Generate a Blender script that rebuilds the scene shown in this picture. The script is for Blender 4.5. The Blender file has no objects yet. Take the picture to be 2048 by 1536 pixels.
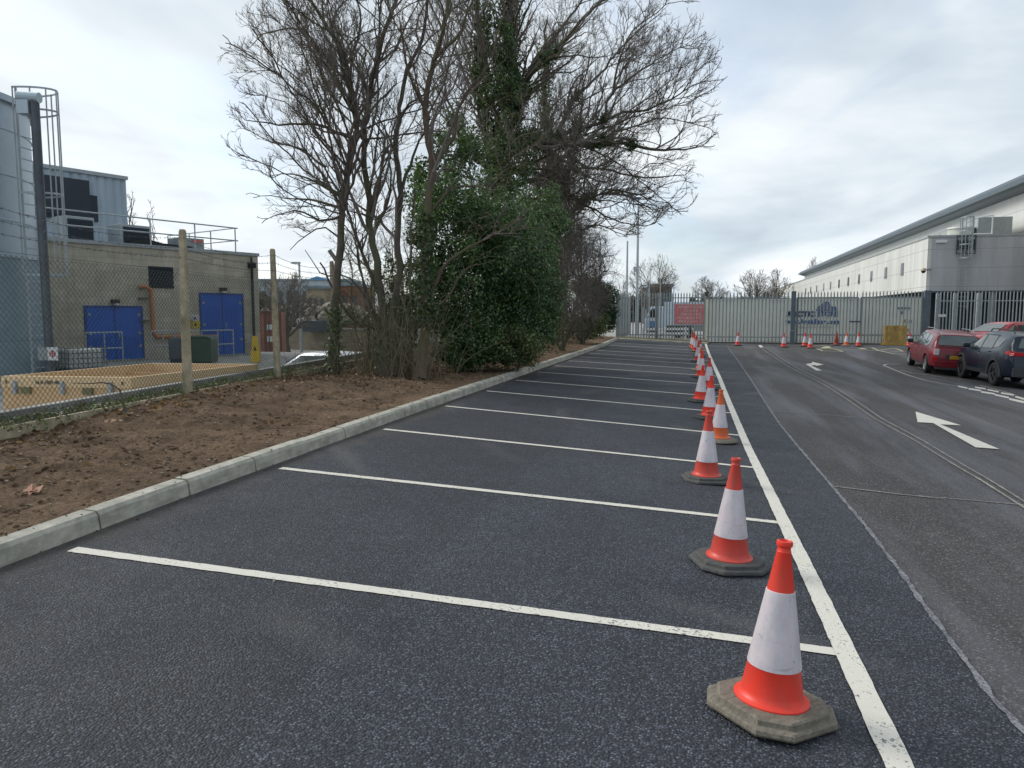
import bpy, bmesh, math, random
import numpy as np
from mathutils import Vector, Matrix, noise

random.seed(7)
rng = np.random.default_rng(7)
SC = bpy.context.scene
COL = SC.collection

# ------------------------------------------------------------------ camera
YAW, PITCH, F, CH = .2382, .0941, 1465., 1.68
cy, sy, cp, sp = math.cos(YAW), math.sin(YAW), math.cos(PITCH), math.sin(PITCH)
cd = bpy.data.cameras.new('camera'); cam = bpy.data.objects.new('camera', cd); COL.objects.link(cam)
cam.location = (0, 0, CH); cam.rotation_euler = (math.pi/2-PITCH, 0, YAW)
cd.sensor_width = 36; cd.lens = 36*F/2048; cd.clip_end = 4000; cd.clip_start = .05
SC.camera = cam

# ------------------------------------------------------------------ world, sun, exposure
SUN_EL, SUN_AZ = math.radians(38), math.radians(-75)     # azimuth from +Y, towards the left of the road
wd = bpy.data.worlds.new('World'); SC.world = wd; wd.use_nodes = True
nt = wd.node_tree; N = nt.nodes; Lk = nt.links
for n in list(N): N.remove(n)
def wn(t, **k):
    n = N.new(t)
    for a, b in k.items(): setattr(n, a, b)
    return n
def wmath(op, a, b=None, c=None, clamp=False):
    n = N.new('ShaderNodeMath'); n.operation = op; n.use_clamp = clamp
    for i, x in enumerate((a, b, c)):
        if x is None: continue
        if isinstance(x, (int, float)): n.inputs[i].default_value = x
        else: Lk.new(x, n.inputs[i])
    return n.outputs[0]
out = wn('ShaderNodeOutputWorld')
sky = wn('ShaderNodeTexSky', sky_type='NISHITA', sun_disc=False, sun_elevation=SUN_EL, sun_rotation=SUN_AZ)
sky.air_density = 1.0; sky.dust_density = 1.5; sky.ozone_density = 1.5
bgs = wn('ShaderNodeBackground'); bgs.inputs[1].default_value = .12; Lk.new(sky.outputs[0], bgs.inputs[0])
tc = wn('ShaderNodeTexCoord'); sep = wn('ShaderNodeSeparateXYZ'); Lk.new(tc.outputs['Generated'], sep.inputs[0])
zz = wmath('ADD', wmath('MAXIMUM', sep.outputs[2], 0.0), .16)
cx_ = wmath('DIVIDE', sep.outputs[0], zz); cy_ = wmath('DIVIDE', sep.outputs[1], zz)
cmb = wn('ShaderNodeCombineXYZ'); Lk.new(cx_, cmb.inputs[0]); Lk.new(cy_, cmb.inputs[1])
def cloud(scale, det, rough, dist, off, sx=1., sy_=1., rot=.5):
    m = wn('ShaderNodeMapping'); m.inputs['Location'].default_value = off; m.inputs['Rotation'].default_value = (0, 0, rot)
    m.inputs['Scale'].default_value = (sx, sy_, 1); Lk.new(cmb.outputs[0], m.inputs[0])
    t = wn('ShaderNodeTexNoise'); t.inputs['Scale'].default_value = scale; t.inputs['Detail'].default_value = det
    t.inputs['Roughness'].default_value = rough; t.inputs['Distortion'].default_value = dist; Lk.new(m.outputs[0], t.inputs[0])
    return t.outputs[0]
def wramp(fac, stops):
    r = wn('ShaderNodeValToRGB'); e = r.color_ramp.elements
    while len(e) < len(stops): e.new(.5)
    for el, (p, c) in zip(e, stops): el.position = p; el.color = (*c, 1)
    Lk.new(fac, r.inputs[0]); return r.outputs[0]
big = cloud(.62, 6, .52, .9, (3.1, 1.7, 0), 1, .75)
fine_ = cloud(1.7, 5, .5, .3, (8.3, 4.1, 0), 1, .9)
# the cloud sheet is thinner and brighter to the left, heavier and greyer to the right (direction of the sun behind it)
lr = wmath('MULTIPLY_ADD', sep.outputs[0], -.125, -.010)
shade = wmath('ADD', wmath('ADD', wmath('MULTIPLY', big, .74), wmath('MULTIPLY', fine_, .26)), lr)
ccol = wramp(shade, [(.37, (.39, .45, .505)), (.46, (.465, .52, .57)), (.53, (.56, .605, .64)), (.62, (.66, .695, .72))])
bgc = wn('ShaderNodeBackground'); bgc.inputs[1].default_value = .92; Lk.new(ccol, bgc.inputs[0])
hole = wramp(cloud(1.25, 6, .55, .6, (4.6, 2.2, 0), 1, .6, .9), [(.50, (1, 1, 1)), (.68, (.48, .48, .48))])
hz = wmath('MULTIPLY', wmath('SUBTRACT', 1.0, sep.outputs[2], clamp=True), 0.0)
mx = wn('ShaderNodeMixShader'); Lk.new(hole, mx.inputs[0]); Lk.new(bgs.outputs[0], mx.inputs[1]); Lk.new(bgc.outputs[0], mx.inputs[2])
Lk.new(mx.outputs[0], out.inputs[0])

sd = bpy.data.lights.new('sun', 'SUN'); so = bpy.data.objects.new('sun', sd); COL.objects.link(so)
sd.energy = 1.5; sd.angle = math.radians(25); sd.color = (1, .96, .9)
sdir = Vector((math.sin(SUN_AZ)*math.cos(SUN_EL), math.cos(SUN_AZ)*math.cos(SUN_EL), math.sin(SUN_EL)))
so.rotation_euler = sdir.to_track_quat('Z', 'Y').to_euler(); so.location = sdir*60
SC.view_settings.view_transform = 'Standard'; SC.view_settings.look = 'None'; SC.view_settings.gamma = 1
SC.view_settings.exposure = 0.72
SC.cycles.max_bounces = 6; SC.cycles.diffuse_bounces = 3; SC.cycles.glossy_bounces = 3
SC.cycles.transparent_max_bounces = 6; SC.cycles.transmission_bounces = 4

# ------------------------------------------------------------------ ground height and picture-to-place helpers
KN = [-8, 0, 5, 10, 15, 20, 27, 34, 42]
KZ = [.09, .0922, .066, -.0082, .0126, .0582, .0388, .0537, .15]
KS = [.0185, .0185, .0447, .0674, .0598, .047, .0479, .0454, .0414]
KN2 = [-8, 0, 5, 20, 27, 31, 37, 42]
KS2 = [.03, .03, .045, .058, .058, .045, 0, 0]
def _dense(xs, ys):                                   # smooth the knots a little
    g = np.linspace(-10, 60, 561); v = np.interp(g, xs, ys)
    k = np.hanning(17); k /= k.sum()
    return g, np.convolve(np.pad(v, 8, mode='edge'), k, 'valid')
DZ, DS, DS2 = _dense(KN, KZ), _dense(KN, KS), _dense(KN2, KS2)
def H(X, Y):
    return np.interp(Y, *DZ)-np.interp(Y, *DS)*np.minimum(X, 1)-np.interp(Y, *DS2)*np.clip(np.asarray(X)-1, 0, 13)
def ray(u, v):
    r = (u-1024)/F; q = (768-v)/F
    return np.array((-sy*cp+r*cy-q*sy*sp, cy*cp+r*sy+q*cy*sp, -sp+q*cp))
CAMP = np.array((0, 0, CH))
def at(u, v, D):                                      # point at forward distance D
    d = ray(u, v); return Vector(CAMP+d*(D/(-sy*d[0]+cy*d[1])))
def atY(u, v, Y):
    d = ray(u, v); return Vector(CAMP+d*(Y/d[1]))
def gnd(u, v, h=H):                                   # point where the line of sight meets the ground
    d = ray(u, v); k = 1.
    while k < 400 and CH+d[2]*k > h(d[0]*k, d[1]*k): k *= 1.01
    a, b = k/1.01, k
    for _ in range(26):
        m = (a+b)/2
        if CH+d[2]*m < h(d[0]*m, d[1]*m): b = m
        else: a = m
    return Vector(CAMP+d*a)
def cw(xc, D, z): return Vector((xc*cy-D*sy, xc*sy+D*cy, z))
class Frame:                                          # upright local frame: x along a wall, y into it
    def __init__(s, o, ang): s.o = Vector(o); s.a = ang; s.x = Vector((math.cos(ang), math.sin(ang), 0)); s.y = Vector((-math.sin(ang), math.cos(ang), 0))
    def hit(s, u, v, y=0.):
        d = Vector(ray(u, v)); p0 = s.o+s.y*y; k = (p0-Vector(CAMP)).dot(s.y)/d.dot(s.y)
        p = Vector(CAMP)+d*k-s.o; return p.dot(s.x), p.z
    def hitx(s, u, v, x=0.):
        d = Vector(ray(u, v)); p0 = s.o+s.x*x; k = (p0-Vector(CAMP)).dot(s.x)/d.dot(s.x)
        p = Vector(CAMP)+d*k-s.o; return p.dot(s.y), p.z

# ------------------------------------------------------------------ object helpers
def tag(o, label=None, cat=None, group=None, kind=None):
    if label: o['label'] = label
    if cat: o['category'] = cat
    if group: o['group'] = group
    if kind: o['kind'] = kind
    return o
def thing(name, label, cat, loc=(0, 0, 0), rz=0., group=None, rot=None):
    o = bpy.data.objects.new(name, None); COL.objects.link(o); o.empty_display_size = .2
    o.location = loc; o.rotation_euler = rot if rot else (0, 0, rz)
    return tag(o, label, cat, group)
def kids(o): return [c for c in bpy.data.objects if c.parent == o]
def copy_tree(o, parent=None):
    c = o.copy(); COL.objects.link(c); c.parent = parent
    for ch in kids(o): copy_tree(ch, c)
    return c
class MB:
    def __init__(s): s.v = []; s.f = []; s.m = []; s.mi = 0
    def add(s, vs, fs):
        b = len(s.v); s.v += [tuple(x) for x in vs]
        for f in fs: s.f.append(tuple(b+i for i in f)); s.m.append(s.mi)
        return s
    def box(s, c, d, rz=0., M=None, taper=1.):
        x, y, z = d[0]/2, d[1]/2, d[2]/2; vs = []
        for k in (-1, 1):
            t = 1 if k < 0 else taper
            for i, j in ((-1, -1), (1, -1), (1, 1), (-1, 1)): vs.append(Vector((i*x*t, j*y*t, k*z)))
        R = Matrix.Rotation(rz, 3, 'Z') if M is None else M
        return s.add([Vector(c)+R@v for v in vs], [(3, 2, 1, 0), (4, 5, 6, 7), (0, 1, 5, 4), (1, 2, 6, 5), (2, 3, 7, 6), (3, 0, 4, 7)])
    def b2(s, a, b): return s.box([(p+q)/2 for p, q in zip(a, b)], [abs(q-p) for p, q in zip(a, b)])
    def tube(s, pts, r, k=8, cap=True):
        pts = [Vector(p) for p in pts]; n = len(pts); rr = r if isinstance(r, (list, tuple)) else [r]*n
        vs = []; ref = None
        for i, p in enumerate(pts):
            t = (pts[min(i+1, n-1)]-pts[max(i-1, 0)]).normalized()
            if ref is None: ref = t.orthogonal().normalized()
            a = (ref-t*ref.dot(t)).normalized(); ref = a; b = t.cross(a)
            vs += [p+(a*math.cos(2*math.pi*j/k)+b*math.sin(2*math.pi*j/k))*rr[i] for j in range(k)]
        fs = [(i*k+j, i*k+(j+1) % k, (i+1)*k+(j+1) % k, (i+1)*k+j) for i in range(n-1) for j in range(k)]
        if cap: fs += [tuple(reversed(range(k))), tuple((n-1)*k+j for j in range(k))]
        return s.add(vs, fs)
    def lathe(s, prof, k=32, c=(0, 0, 0)):
        vs = [(c[0]+r*math.cos(2*math.pi*j/k), c[1]+r*math.sin(2*math.pi*j/k), c[2]+z) for r, z in prof for j in range(k)]
        n = len(prof)
        fs = [(i*k+j, i*k+(j+1) % k, (i+1)*k+(j+1) % k, (i+1)*k+j) for i in range(n-1) for j in range(k)]
        return s.add(vs, fs)
    def prism(s, poly, lo, hi, ax=2):                  # polygon extruded along an axis
        n = len(poly)
        def P(p, h):
            q = [p[0], p[1]]; q.insert(ax, h); return q
        vs = [P(p, lo) for p in poly]+[P(p, hi) for p in poly]
        fs = [tuple(reversed(range(n))), tuple(range(n, 2*n))]+[(i, (i+1) % n, n+(i+1) % n, n+i) for i in range(n)]
        return s.add(vs, fs)
    def build(s, name, mat, parent=None, smooth=False, bevel=0., loc=None):
        me = bpy.data.meshes.new(name); me.from_pydata(s.v, [], s.f)
        ms = mat if isinstance(mat, (list, tuple)) else [mat]
        for m in ms: me.materials.append(m)
        if len(ms) > 1: me.polygons.foreach_set('material_index', s.m)
        bm = bmesh.new(); bm.from_mesh(me)
        bmesh.ops.recalc_face_normals(bm, faces=bm.faces)
        if bevel > 0:
            bmesh.ops.bevel(bm, geom=[e for e in bm.edges if len(e.link_faces) == 2 and e.calc_face_angle(0) > .6], offset=bevel, segments=2, affect='EDGES', profile=.5)
        bm.to_mesh(me); bm.free()
        if smooth:
            me.polygons.foreach_set('use_smooth', [True]*len(me.polygons))
            if smooth != 'full': me.set_sharp_from_angle(angle=math.radians(40))
        o = bpy.data.objects.new(name, me); COL.objects.link(o)
        if parent is not None: o.parent = parent
        if loc is not None: o.location = loc
        return o
def npmesh(name, V, Fc, mat, parent=None, smooth=False, attr=None):   # fast mesh from numpy arrays; every face has k corners
    me = bpy.data.meshes.new(name); V = np.asarray(V, np.float32).reshape(-1, 3); Fc = np.asarray(Fc, np.int32); k = Fc.shape[1]
    me.vertices.add(len(V)); me.vertices.foreach_set('co', V.ravel())
    me.loops.add(Fc.size); me.loops.foreach_set('vertex_index', Fc.ravel())
    me.polygons.add(len(Fc)); me.polygons.foreach_set('loop_start', np.arange(0, Fc.size, k, dtype=np.int32))
    me.polygons.foreach_set('loop_total', np.full(len(Fc), k, dtype=np.int32))
    if smooth: me.polygons.foreach_set('use_smooth', np.ones(len(Fc), bool))
    if attr is not None:
        a = me.attributes.new('rnd', 'FLOAT', 'FACE'); a.data.foreach_set('value', np.asarray(attr, np.float32))
    me.update(calc_edges=True); me.materials.append(mat)
    o = bpy.data.objects.new(name, me); COL.objects.link(o)
    if parent is not None: o.parent = parent
    return o
def text_mesh(name, s, size, mat, parent, loc, rot, ext=.004, bold=0., width=None, align='CENTER'):
    cu = bpy.data.curves.new(name, 'FONT'); cu.body = s; cu.size = size; cu.extrude = ext; cu.offset = bold
    cu.align_x = align; cu.align_y = 'CENTER'
    o = bpy.data.objects.new(name, cu); COL.objects.link(o)
    dg = bpy.context.evaluated_depsgraph_get(); me = bpy.data.meshes.new_from_object(o.evaluated_get(dg))
    bpy.data.objects.remove(o); me.materials.clear(); me.materials.append(mat)
    o = bpy.data.objects.new(name, me); COL.objects.link(o); o.parent = parent; o.location = loc; o.rotation_euler = rot
    if width:
        xs = [v.co.x for v in me.vertices]; w = max(xs)-min(xs); o.scale = (width/w, 1, 1)
    return o

# ------------------------------------------------------------------ materials
class Mt:
    def __init__(s, name):
        s.m = bpy.data.materials.new(name); s.m.use_nodes = True; s.t = s.m.node_tree
        s.b = s.t.nodes['Principled BSDF']; s.o = s.t.nodes['Material Output']
    def n(s, t, **k):
        x = s.t.nodes.new(t)
        for a, b in k.items(): setattr(x, a, b)
        return x
    def l(s, a, b): s.t.links.new(a, b)
    def pos(s, obj=False):
        if obj: return s.n('ShaderNodeTexCoord').outputs['Object']
        return s.n('ShaderNodeNewGeometry').outputs['Position']
    def mapping(s, src, scale=(1, 1, 1), rot=(0, 0, 0), loc=(0, 0, 0)):
        m = s.n('ShaderNodeMapping'); m.inputs['Scale'].default_value = scale; m.inputs['Rotation'].default_value = rot; m.inputs['Location'].default_value = loc
        s.l(src, m.inputs[0]); return m.outputs[0]
    def noise(s, src, scale, det=4, rough=.55, dist=0.):
        t = s.n('ShaderNodeTexNoise'); t.inputs['Scale'].default_value = scale; t.inputs['Detail'].default_value = det
        t.inputs['Roughness'].default_value = rough; t.inputs['Distortion'].default_value = dist; s.l(src, t.inputs[0]); return t.outputs[0]
    def voro(s, src, scale, feat='F1', out='Distance', rnd=1.):
        t = s.n('ShaderNodeTexVoronoi', feature=feat); t.inputs['Scale'].default_value = scale; t.inputs['Randomness'].default_value = rnd
        s.l(src, t.inputs['Vector']); return t.outputs[out]
    def ramp(s, fac, stops, interp='LINEAR'):
        r = s.n('ShaderNodeValToRGB'); r.color_ramp.interpolation = interp; e = r.color_ramp.elements
        while len(e) < len(stops): e.new(.5)
        for el, (p, c) in zip(e, stops):
            el.position = p; el.color = (*c, 1) if isinstance(c, (tuple, list)) else (c, c, c, 1)
        s.l(fac, r.inputs[0]); return r.outputs[0]
    def mix(s, fac, a, b, mode='MIX'):
        x = s.n('ShaderNodeMix', data_type='RGBA', blend_type=mode)
        for sock, v in ((x.inputs[0], fac), (x.inputs[6], a), (x.inputs[7], b)):
            if isinstance(v, (int, float)): sock.default_value = v
            elif isinstance(v, (tuple, list)): sock.default_value = (*v, 1)
            else: s.l(v, sock)
        return x.outputs[2]
    def math(s, op, a, b=None, c=None, clamp=False):
        n = s.n('ShaderNodeMath', operation=op); n.use_clamp = clamp
        for i, x in enumerate((a, b, c)):
            if x is None: continue
            if isinstance(x, (int, float)): n.inputs[i].default_value = x
            else: s.l(x, n.inputs[i])
        return n.outputs[0]
    def col(s, c):
        if isinstance(c, (tuple, list)): s.b.inputs['Base Color'].default_value = (*c, 1)
        else: s.l(c, s.b.inputs['Base Color'])
        return s
    def rough(s, r):
        if isinstance(r, (int, float)): s.b.inputs['Roughness'].default_value = r
        else: s.l(r, s.b.inputs['Roughness'])
        return s
    def metal(s, v): s.b.inputs['Metallic'].default_value = v; return s
    def spec(s, v): s.b.inputs['Specular IOR Level'].default_value = v; return s
    def bump(s, h, strength=.5, dist=.01):
        b = s.n('ShaderNodeBump'); b.inputs['Strength'].default_value = strength; b.inputs['Distance'].default_value = dist
        s.l(h, b.inputs['Height']); s.l(b.outputs[0], s.b.inputs['Normal']); return s
def simple(name, c, rough=.6, metal=0., var=.15, scale=3., bump=0., bscale=60., obj=False, dirt=None):
    m = Mt(name); p = m.pos(obj); n = m.noise(p, scale, 6, .65)
    lo = tuple(x*(1-var) for x in c); hi = tuple(min(1, x*(1+var)) for x in c)
    k = m.ramp(n, [(.3, lo), (.7, hi)])
    if dirt is not None:
        d = m.ramp(m.noise(m.mapping(p, (1, 1, .35)), dirt[0], 8, .7), [(dirt[2], 0.), (dirt[2]+.2, dirt[3])]); k = m.mix(d, k, dirt[1])
    m.col(k).rough(rough).metal(metal)
    if bump: m.bump(m.noise(p, bscale, 4, .6), bump, .01)
    return m.m

def asphalt(name, base, tint, cell, light, wear):
    m = Mt(name); p = m.pos()
    v = m.voro(p, cell, 'F1', 'Distance'); vc = m.n('ShaderNodeTexVoronoi'); vc.inputs['Scale'].default_value = cell; m.l(p, vc.inputs['Vector'])
    sp_ = m.n('ShaderNodeSeparateColor'); m.l(vc.outputs['Color'], sp_.inputs[0])
    stone = m.ramp(sp_.outputs[0], [(0., tuple(x*.45 for x in base)), (.55, base), (.88, tint), (1., light)])
    gap = m.ramp(v, [(.25, 1.), (.62, .18)])
    c = m.mix(gap, tuple(x*.22 for x in base), stone)
    n1 = m.ramp(m.noise(p, .55, 5, .6, .4), [(.3, .82), (.7, 1.2)])
    n2 = m.ramp(m.noise(p, 6, 5, .7), [(.3, .88), (.7, 1.12)])
    c = m.mix(1., c, n1, 'MULTIPLY'); c = m.mix(1., c, n2, 'MULTIPLY')
    if wear:
        q = m.mapping(p, (.35, .035, .2), (0, 0, -.10)); w = m.ramp(m.noise(q, 3.2, 6, .62, .3), [(.46, 0.), (.68, .55)])
        c = m.mix(w, c, wear)  # pale bluish streaks: sky reflection painted into the colour, smoother where worn
        q2 = m.ramp(m.noise(p, .22, 3, .5), [(.42, 0.), (.7, .35)]); c = m.mix(q2, c, (.095, .088, .082))
        m.rough(m.ramp(w, [(0., .78), (1., .60)]))
    else:
        sx = m.n('ShaderNodeSeparateXYZ'); m.l(p, sx.inputs[0])                 # soil dust trodden along the kerb foot, faint curved tyre scrubs
        e = m.math('ADD', sx.outputs[0], m.math('MULTIPLY', m.noise(p, 1.3, 5, .65), .9)); c = m.mix(m.ramp(m.math('MULTIPLY_ADD', e, .5, 2.), [(.23, .75), (.44, 0.)]), c, (.105, .088, .068))
        cv = m.n('ShaderNodeVectorMath', operation='DISTANCE'); m.l(p, cv.inputs[0]); cv.inputs[1].default_value = (4.5, 13., 0.)
        b1 = m.math('PINGPONG', m.math('ADD', cv.outputs['Value'], m.math('MULTIPLY', m.noise(p, .8, 3), .3)), .85)
        tm = m.math('MULTIPLY', m.ramp(b1, [(.0, 1.), (.16, 0.)]), m.ramp(m.noise(p, .35, 3), [(.50, 0.), (.62, .45)])); c = m.mix(tm, c, (.12, .118, .115))
        ln = m.math('ADD', sx.outputs[0], m.math('MULTIPLY', m.noise(p, .7, 3), .12)); c = m.mix(1., c, m.ramp(m.math('MULTIPLY_ADD', ln, .25, .5), [(.118, .90), (.120, .70), (.1235, 1.07)]), 'MULTIPLY')
        sp2 = m.ramp(m.noise(p, 1.9, 7, .75), [(.66, 0.), (.76, .5)]); c = m.mix(sp2, c, (.030, .031, .034))
        m.rough(m.ramp(m.noise(p, 1.1, 4), [(.3, .66), (.7, .85)]))
    m.col(c).spec(.42)
    hh = m.math('ADD', m.math('MULTIPLY', v, -1.), m.math('MULTIPLY', m.noise(p, cell*.5, 3), .5))
    m.bump(hh, .8 if not wear else .4, .008)
    return m.m
M = {}
M['new'] = asphalt('new_asphalt', (.043, .050, .064), (.098, .111, .138), 100, (.16, .178, .21), None)
M['old'] = asphalt('old_asphalt', (.062, .058, .059), (.125, .118, .116), 82, (.26, .245, .225), (.135, .143, .165))
def paint(name, c, wearc, th):
    m = Mt(name); p = m.pos(); n = m.noise(p, 55, 6, .75); n2 = m.noise(p, 4, 4, .6)
    k = m.math('ADD', n, m.math('MULTIPLY', n2, .35)); f = m.ramp(k, [(th, 1.), (th+.05, 0.)])
    cc = m.mix(m.ramp(n2, [(.35, 0.), (.75, .5)]), c, tuple(x*.86 for x in c))
    m.col(m.mix(f, cc, wearc)).rough(.62).bump(m.noise(p, 110, 3), .35, .004); return m.m
M['line'] = paint('line_paint', (.64, .61, .53), (.10, .10, .105), .545)
M['oldline'] = paint('worn_line_paint', (.50, .48, .41), (.13, .125, .12), .60)
M['yellow_line'] = paint('faded_yellow_paint', (.55, .50, .30), (.15, .145, .13), .62)
M['scar'] = paint('scored_line', (.44, .41, .33), (.13, .12, .11), .70)
M['joint'] = paint('joint_seal', (.22, .22, .235), (.08, .08, .088), .66)
def kerbmat():
    m = Mt('kerb_concrete'); p = m.pos(); n = m.noise(p, 9, 7, .7); st = m.noise(m.mapping(p, (1, 1, 5)), 3, 5, .6)
    c = m.ramp(n, [(.25, (.28, .26, .215)), (.55, (.45, .425, .36)), (.85, (.57, .545, .47))])
    bl_ = m.noise(p, 2.2, 6, .7); c = m.mix(m.ramp(bl_, [(.5, 0.), (.68, .6)]), c, (.17, .175, .14)); c = m.mix(m.ramp(m.voro(p, 40), [(.05, .8), (.10, 0.)]), c, (.12, .115, .10))
    c = m.mix(m.ramp(st, [(.45, 0.), (.7, .6)]), c, (.175, .18, .14))
    sx = m.n('ShaderNodeSeparateXYZ'); m.l(p, sx.inputs[0])
    m.col(c).rough(.85).bump(m.noise(p, 160, 4, .7), .3, .004); return m.m
M['kerb'] = kerbmat()
def soilmat():
    m = Mt('bare_soil'); p = m.pos(); a = m.noise(p, 2.1, 8, .68); b = m.noise(p, 28, 6, .75); g = m.voro(p, 75)
    c = m.ramp(a, [(.3, (.090, .056, .034)), (.50, (.185, .122, .074)), (.70, (.30, .205, .128))])
    c = m.mix(m.ramp(b, [(.38, .6), (.58, 0.)]), c, (.048, .030, .020))
    c = m.mix(m.ramp(m.voro(p, 60, 'F1', 'Distance'), [(.10, .8), (.17, 0.)]), c, (.36, .27, .18))
    m.col(c).rough(.95).spec(.2); h = m.math('ADD', m.noise(p, 18, 8, .75), m.math('MULTIPLY', g, .3)); m.bump(h, .9, .05); return m.m
M['soil'] = soilmat()
M['conc'] = simple('yard_concrete', (.27, .265, .24), .85, var=.25, scale=1.5, bump=.3, dirt=(2., (.13, .125, .105), .5, .7))
M['conc_pale'] = simple('pale_concrete', (.28, .27, .24), .85, var=.2, scale=1.2, bump=.2)
M['post'] = simple('weathered_concrete_post', (.42, .355, .245), .9, var=.3, scale=7, bump=.5, bscale=90, dirt=(4., (.10, .11, .06), .45, .7))
M['galv'] = simple('galvanised_steel', (.36, .40, .42), .5, .3, var=.15, scale=5)
M['galv_dull'] = simple('dull_galvanised_steel', (.26, .29, .29), .6, .1, var=.2, scale=3)
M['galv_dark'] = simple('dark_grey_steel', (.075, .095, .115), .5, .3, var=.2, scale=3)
M['wire'] = simple('chain_link_wire', (.030, .042, .036), .7, .0, var=.3, scale=20)
M['barb'] = simple('barbed_wire', (.10, .105, .11), .5, .5, var=.3, scale=20)
M['blackpl'] = simple('black_plastic', (.014, .016, .019), .45, var=.2)
M['rubber'] = simple('tyre_rubber', (.016, .016, .017), .8, var=.3, scale=20, bump=.2)
M['white_paint'] = simple('white_paint', (.66, .67, .66), .5, var=.06)
M['black_glass'] = simple('dark_glass', (.012, .016, .018), .06, var=.1)

# ------------------------------------------------------------------ ground, car park, markings (setting)
def sheet(name, xs_fn, ys, mat, h, nx=40, dz=0.):
    V = []; ys = list(ys)
    for y in ys:
        a, b = xs_fn(y)
        for i in range(nx+1):
            x = a+(b-a)*i/nx; V.append((x, y, float(h(x, y))+dz))
    Fc = [(j*(nx+1)+i, j*(nx+1)+i+1, (j+1)*(nx+1)+i+1, (j+1)*(nx+1)+i) for j in range(len(ys)-1) for i in range(nx)]
    o = npmesh(name, V, Fc, mat, smooth=True); return tag(o, kind='structure')
XK = -3.86
FEN_Y = 42.6
M['far_ground'] = simple('far_ground', (.12, .115, .09), .95, var=.3, scale=.05)
tag(MB().add([(-1500, -1500, -1.3), (1500, -1500, -1.3), (1500, 1500, -1.3), (-1500, 1500, -1.3)], [(0, 1, 2, 3)]).build('ground', M['far_ground']), kind='structure')
sheet('old_road', lambda y: (XK-.1, 40), np.concatenate([np.arange(-8, 43, .5), [FEN_Y+.3]]), M['old'], H, 110)
joint_px = [(2300, 1750), (2160, 1590), (2048, 1465), (1985, 1400), (1920, 1310), (1850, 1215), (1790, 1130), (1720, 1040), (1665, 975), (1610, 910), (1560, 850), (1530, 805), (1500, 757), (1475, 720), (1455, 694)]
JP = [gnd(*q) for q in joint_px]
jy = [-8]+[p.y for p in JP]; jx = [JP[0].x]+[p.x for p in JP]
def joint_x(y): return float(np.interp(y, jy, jx))
def joint_w(y): return joint_x(y)+.012*math.sin(y*3)+.005*math.sin(y*11+1)
sheet('new_car_park_surface', lambda y: (XK, joint_w(y)), np.concatenate([np.arange(-8, 41.0, .12), [41.2]]), M['new'], H, 26, .006)

def strip(pts, w, z, mb, seg=.35, wob=0.):            # painted strip following the ground
    pts = [Vector((p[0], p[1], 0)) for p in pts]; P = []
    for a, b in zip(pts[:-1], pts[1:]):
        n = max(1, int((b-a).length/seg)); P += [a+(b-a)*i/n for i in range(n)]
    P.append(pts[-1]); vs = []
    for i, p in enumerate(P):
        t = (P[min(i+1, len(P)-1)]-P[max(i-1, 0)]).normalized(); nrm = Vector((-t.y, t.x, 0))
        ww = w[0]+(w[1]-w[0])*i/(len(P)-1) if isinstance(w, tuple) else w
        for s_ in (-.5, .5):
            q = p+nrm*(ww*s_+wob*random.uniform(-1, 1)+wob*.6*math.sin(i*.7+s_*3)); vs.append((q.x, q.y, float(H(q.x, q.y))+z))
    mb.add(vs, [(2*i, 2*i+1, 2*i+3, 2*i+2) for i in range(len(P)-1)])
    return mb
def polyg(px, z, mb):
    vs = [gnd(*q) for q in px]; mb.add([(p.x, p.y, float(H(p.x, p.y))+z) for p in vs], [tuple(range(len(vs)))]); return mb
ZP = .011
bl = MB(); Y1 = 3.6836; XR = .80
for i in range(15):
    y = Y1+2.4*i; strip([(.72, y), (-3.72, y)], .085, ZP, bl, .035, .0022)
tag(bl.build('bay_lines', M['line']), kind='structure')
tag(strip([(.77, -6), (.765, 3), (.765, 15), (.79, 30), (.82, 41.0)], .105, ZP+.0035, MB(), .05, .002).build('edge_line', M['line']), kind='structure')
tag(strip([(p.x, p.y) for p in JP], .032, ZP-.001, MB(), .04, .006).build('surface_joint', M['joint']), kind='structure')
rm = MB()
polyg([(1830.9, 824.1), (1922.5, 851.7), (1880.6, 849.8), (1999, 899.6), (1951.2, 896), (1866, 847.2), (1835, 845.4)], ZP, rm)
polyg([(1611, 728.7), (1625, 726.6), (1623.4, 723.8), (1647.5, 729.6), (1632.8, 732.2), (1630, 730.6), (1622, 731.4), (1644, 741.6), (1632.5, 741.6)], ZP, rm)
polyg([(1511, 684.6), (1516, 684.6), (1527, 695), (1520, 695)], ZP, rm)
for q in ([(1915.6, 771.6), (1934.8, 775.6), (1934.8, 778.5), (1915.6, 774.4)], [(1937, 776.6), (1962, 780.4), (1962, 783.6), (1937, 779.7)],
          [(1962, 782.6), (1989.5, 787), (1989.5, 790.4), (1962, 786)], [(1989.5, 788.5), (2018, 794.5), (2018, 798), (1989.5, 792)],
          [(2018, 796.5), (2048, 803), (2048, 807.5), (2018, 800.5)], [(1950, 773.6), (1971.7, 777), (1971.7, 780), (1950, 776.4)],
          [(1974.5, 778.5), (1997.7, 783), (1997.7, 786), (1974.5, 781.4)], [(2001.8, 785), (2027.8, 789.2), (2027.8, 792.6), (2001.8, 788.2)],
          [(2030.5, 792), (2048, 797), (2048, 801), (2030.5, 795.6)]): polyg(q, ZP, rm)
tag(rm.build('road_arrows_and_dashes', M['line']), kind='structure')
om = MB()
def pl(px, w, z=ZP, mb=None): strip([gnd(*q) for q in px], w, z, mb or om)
pl([(1920, 774), (1853, 761.5), (1805, 746.5), (1770, 732.5), (1767.5, 730.5), (1776, 728.4), (1800, 729)], .06)
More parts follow.
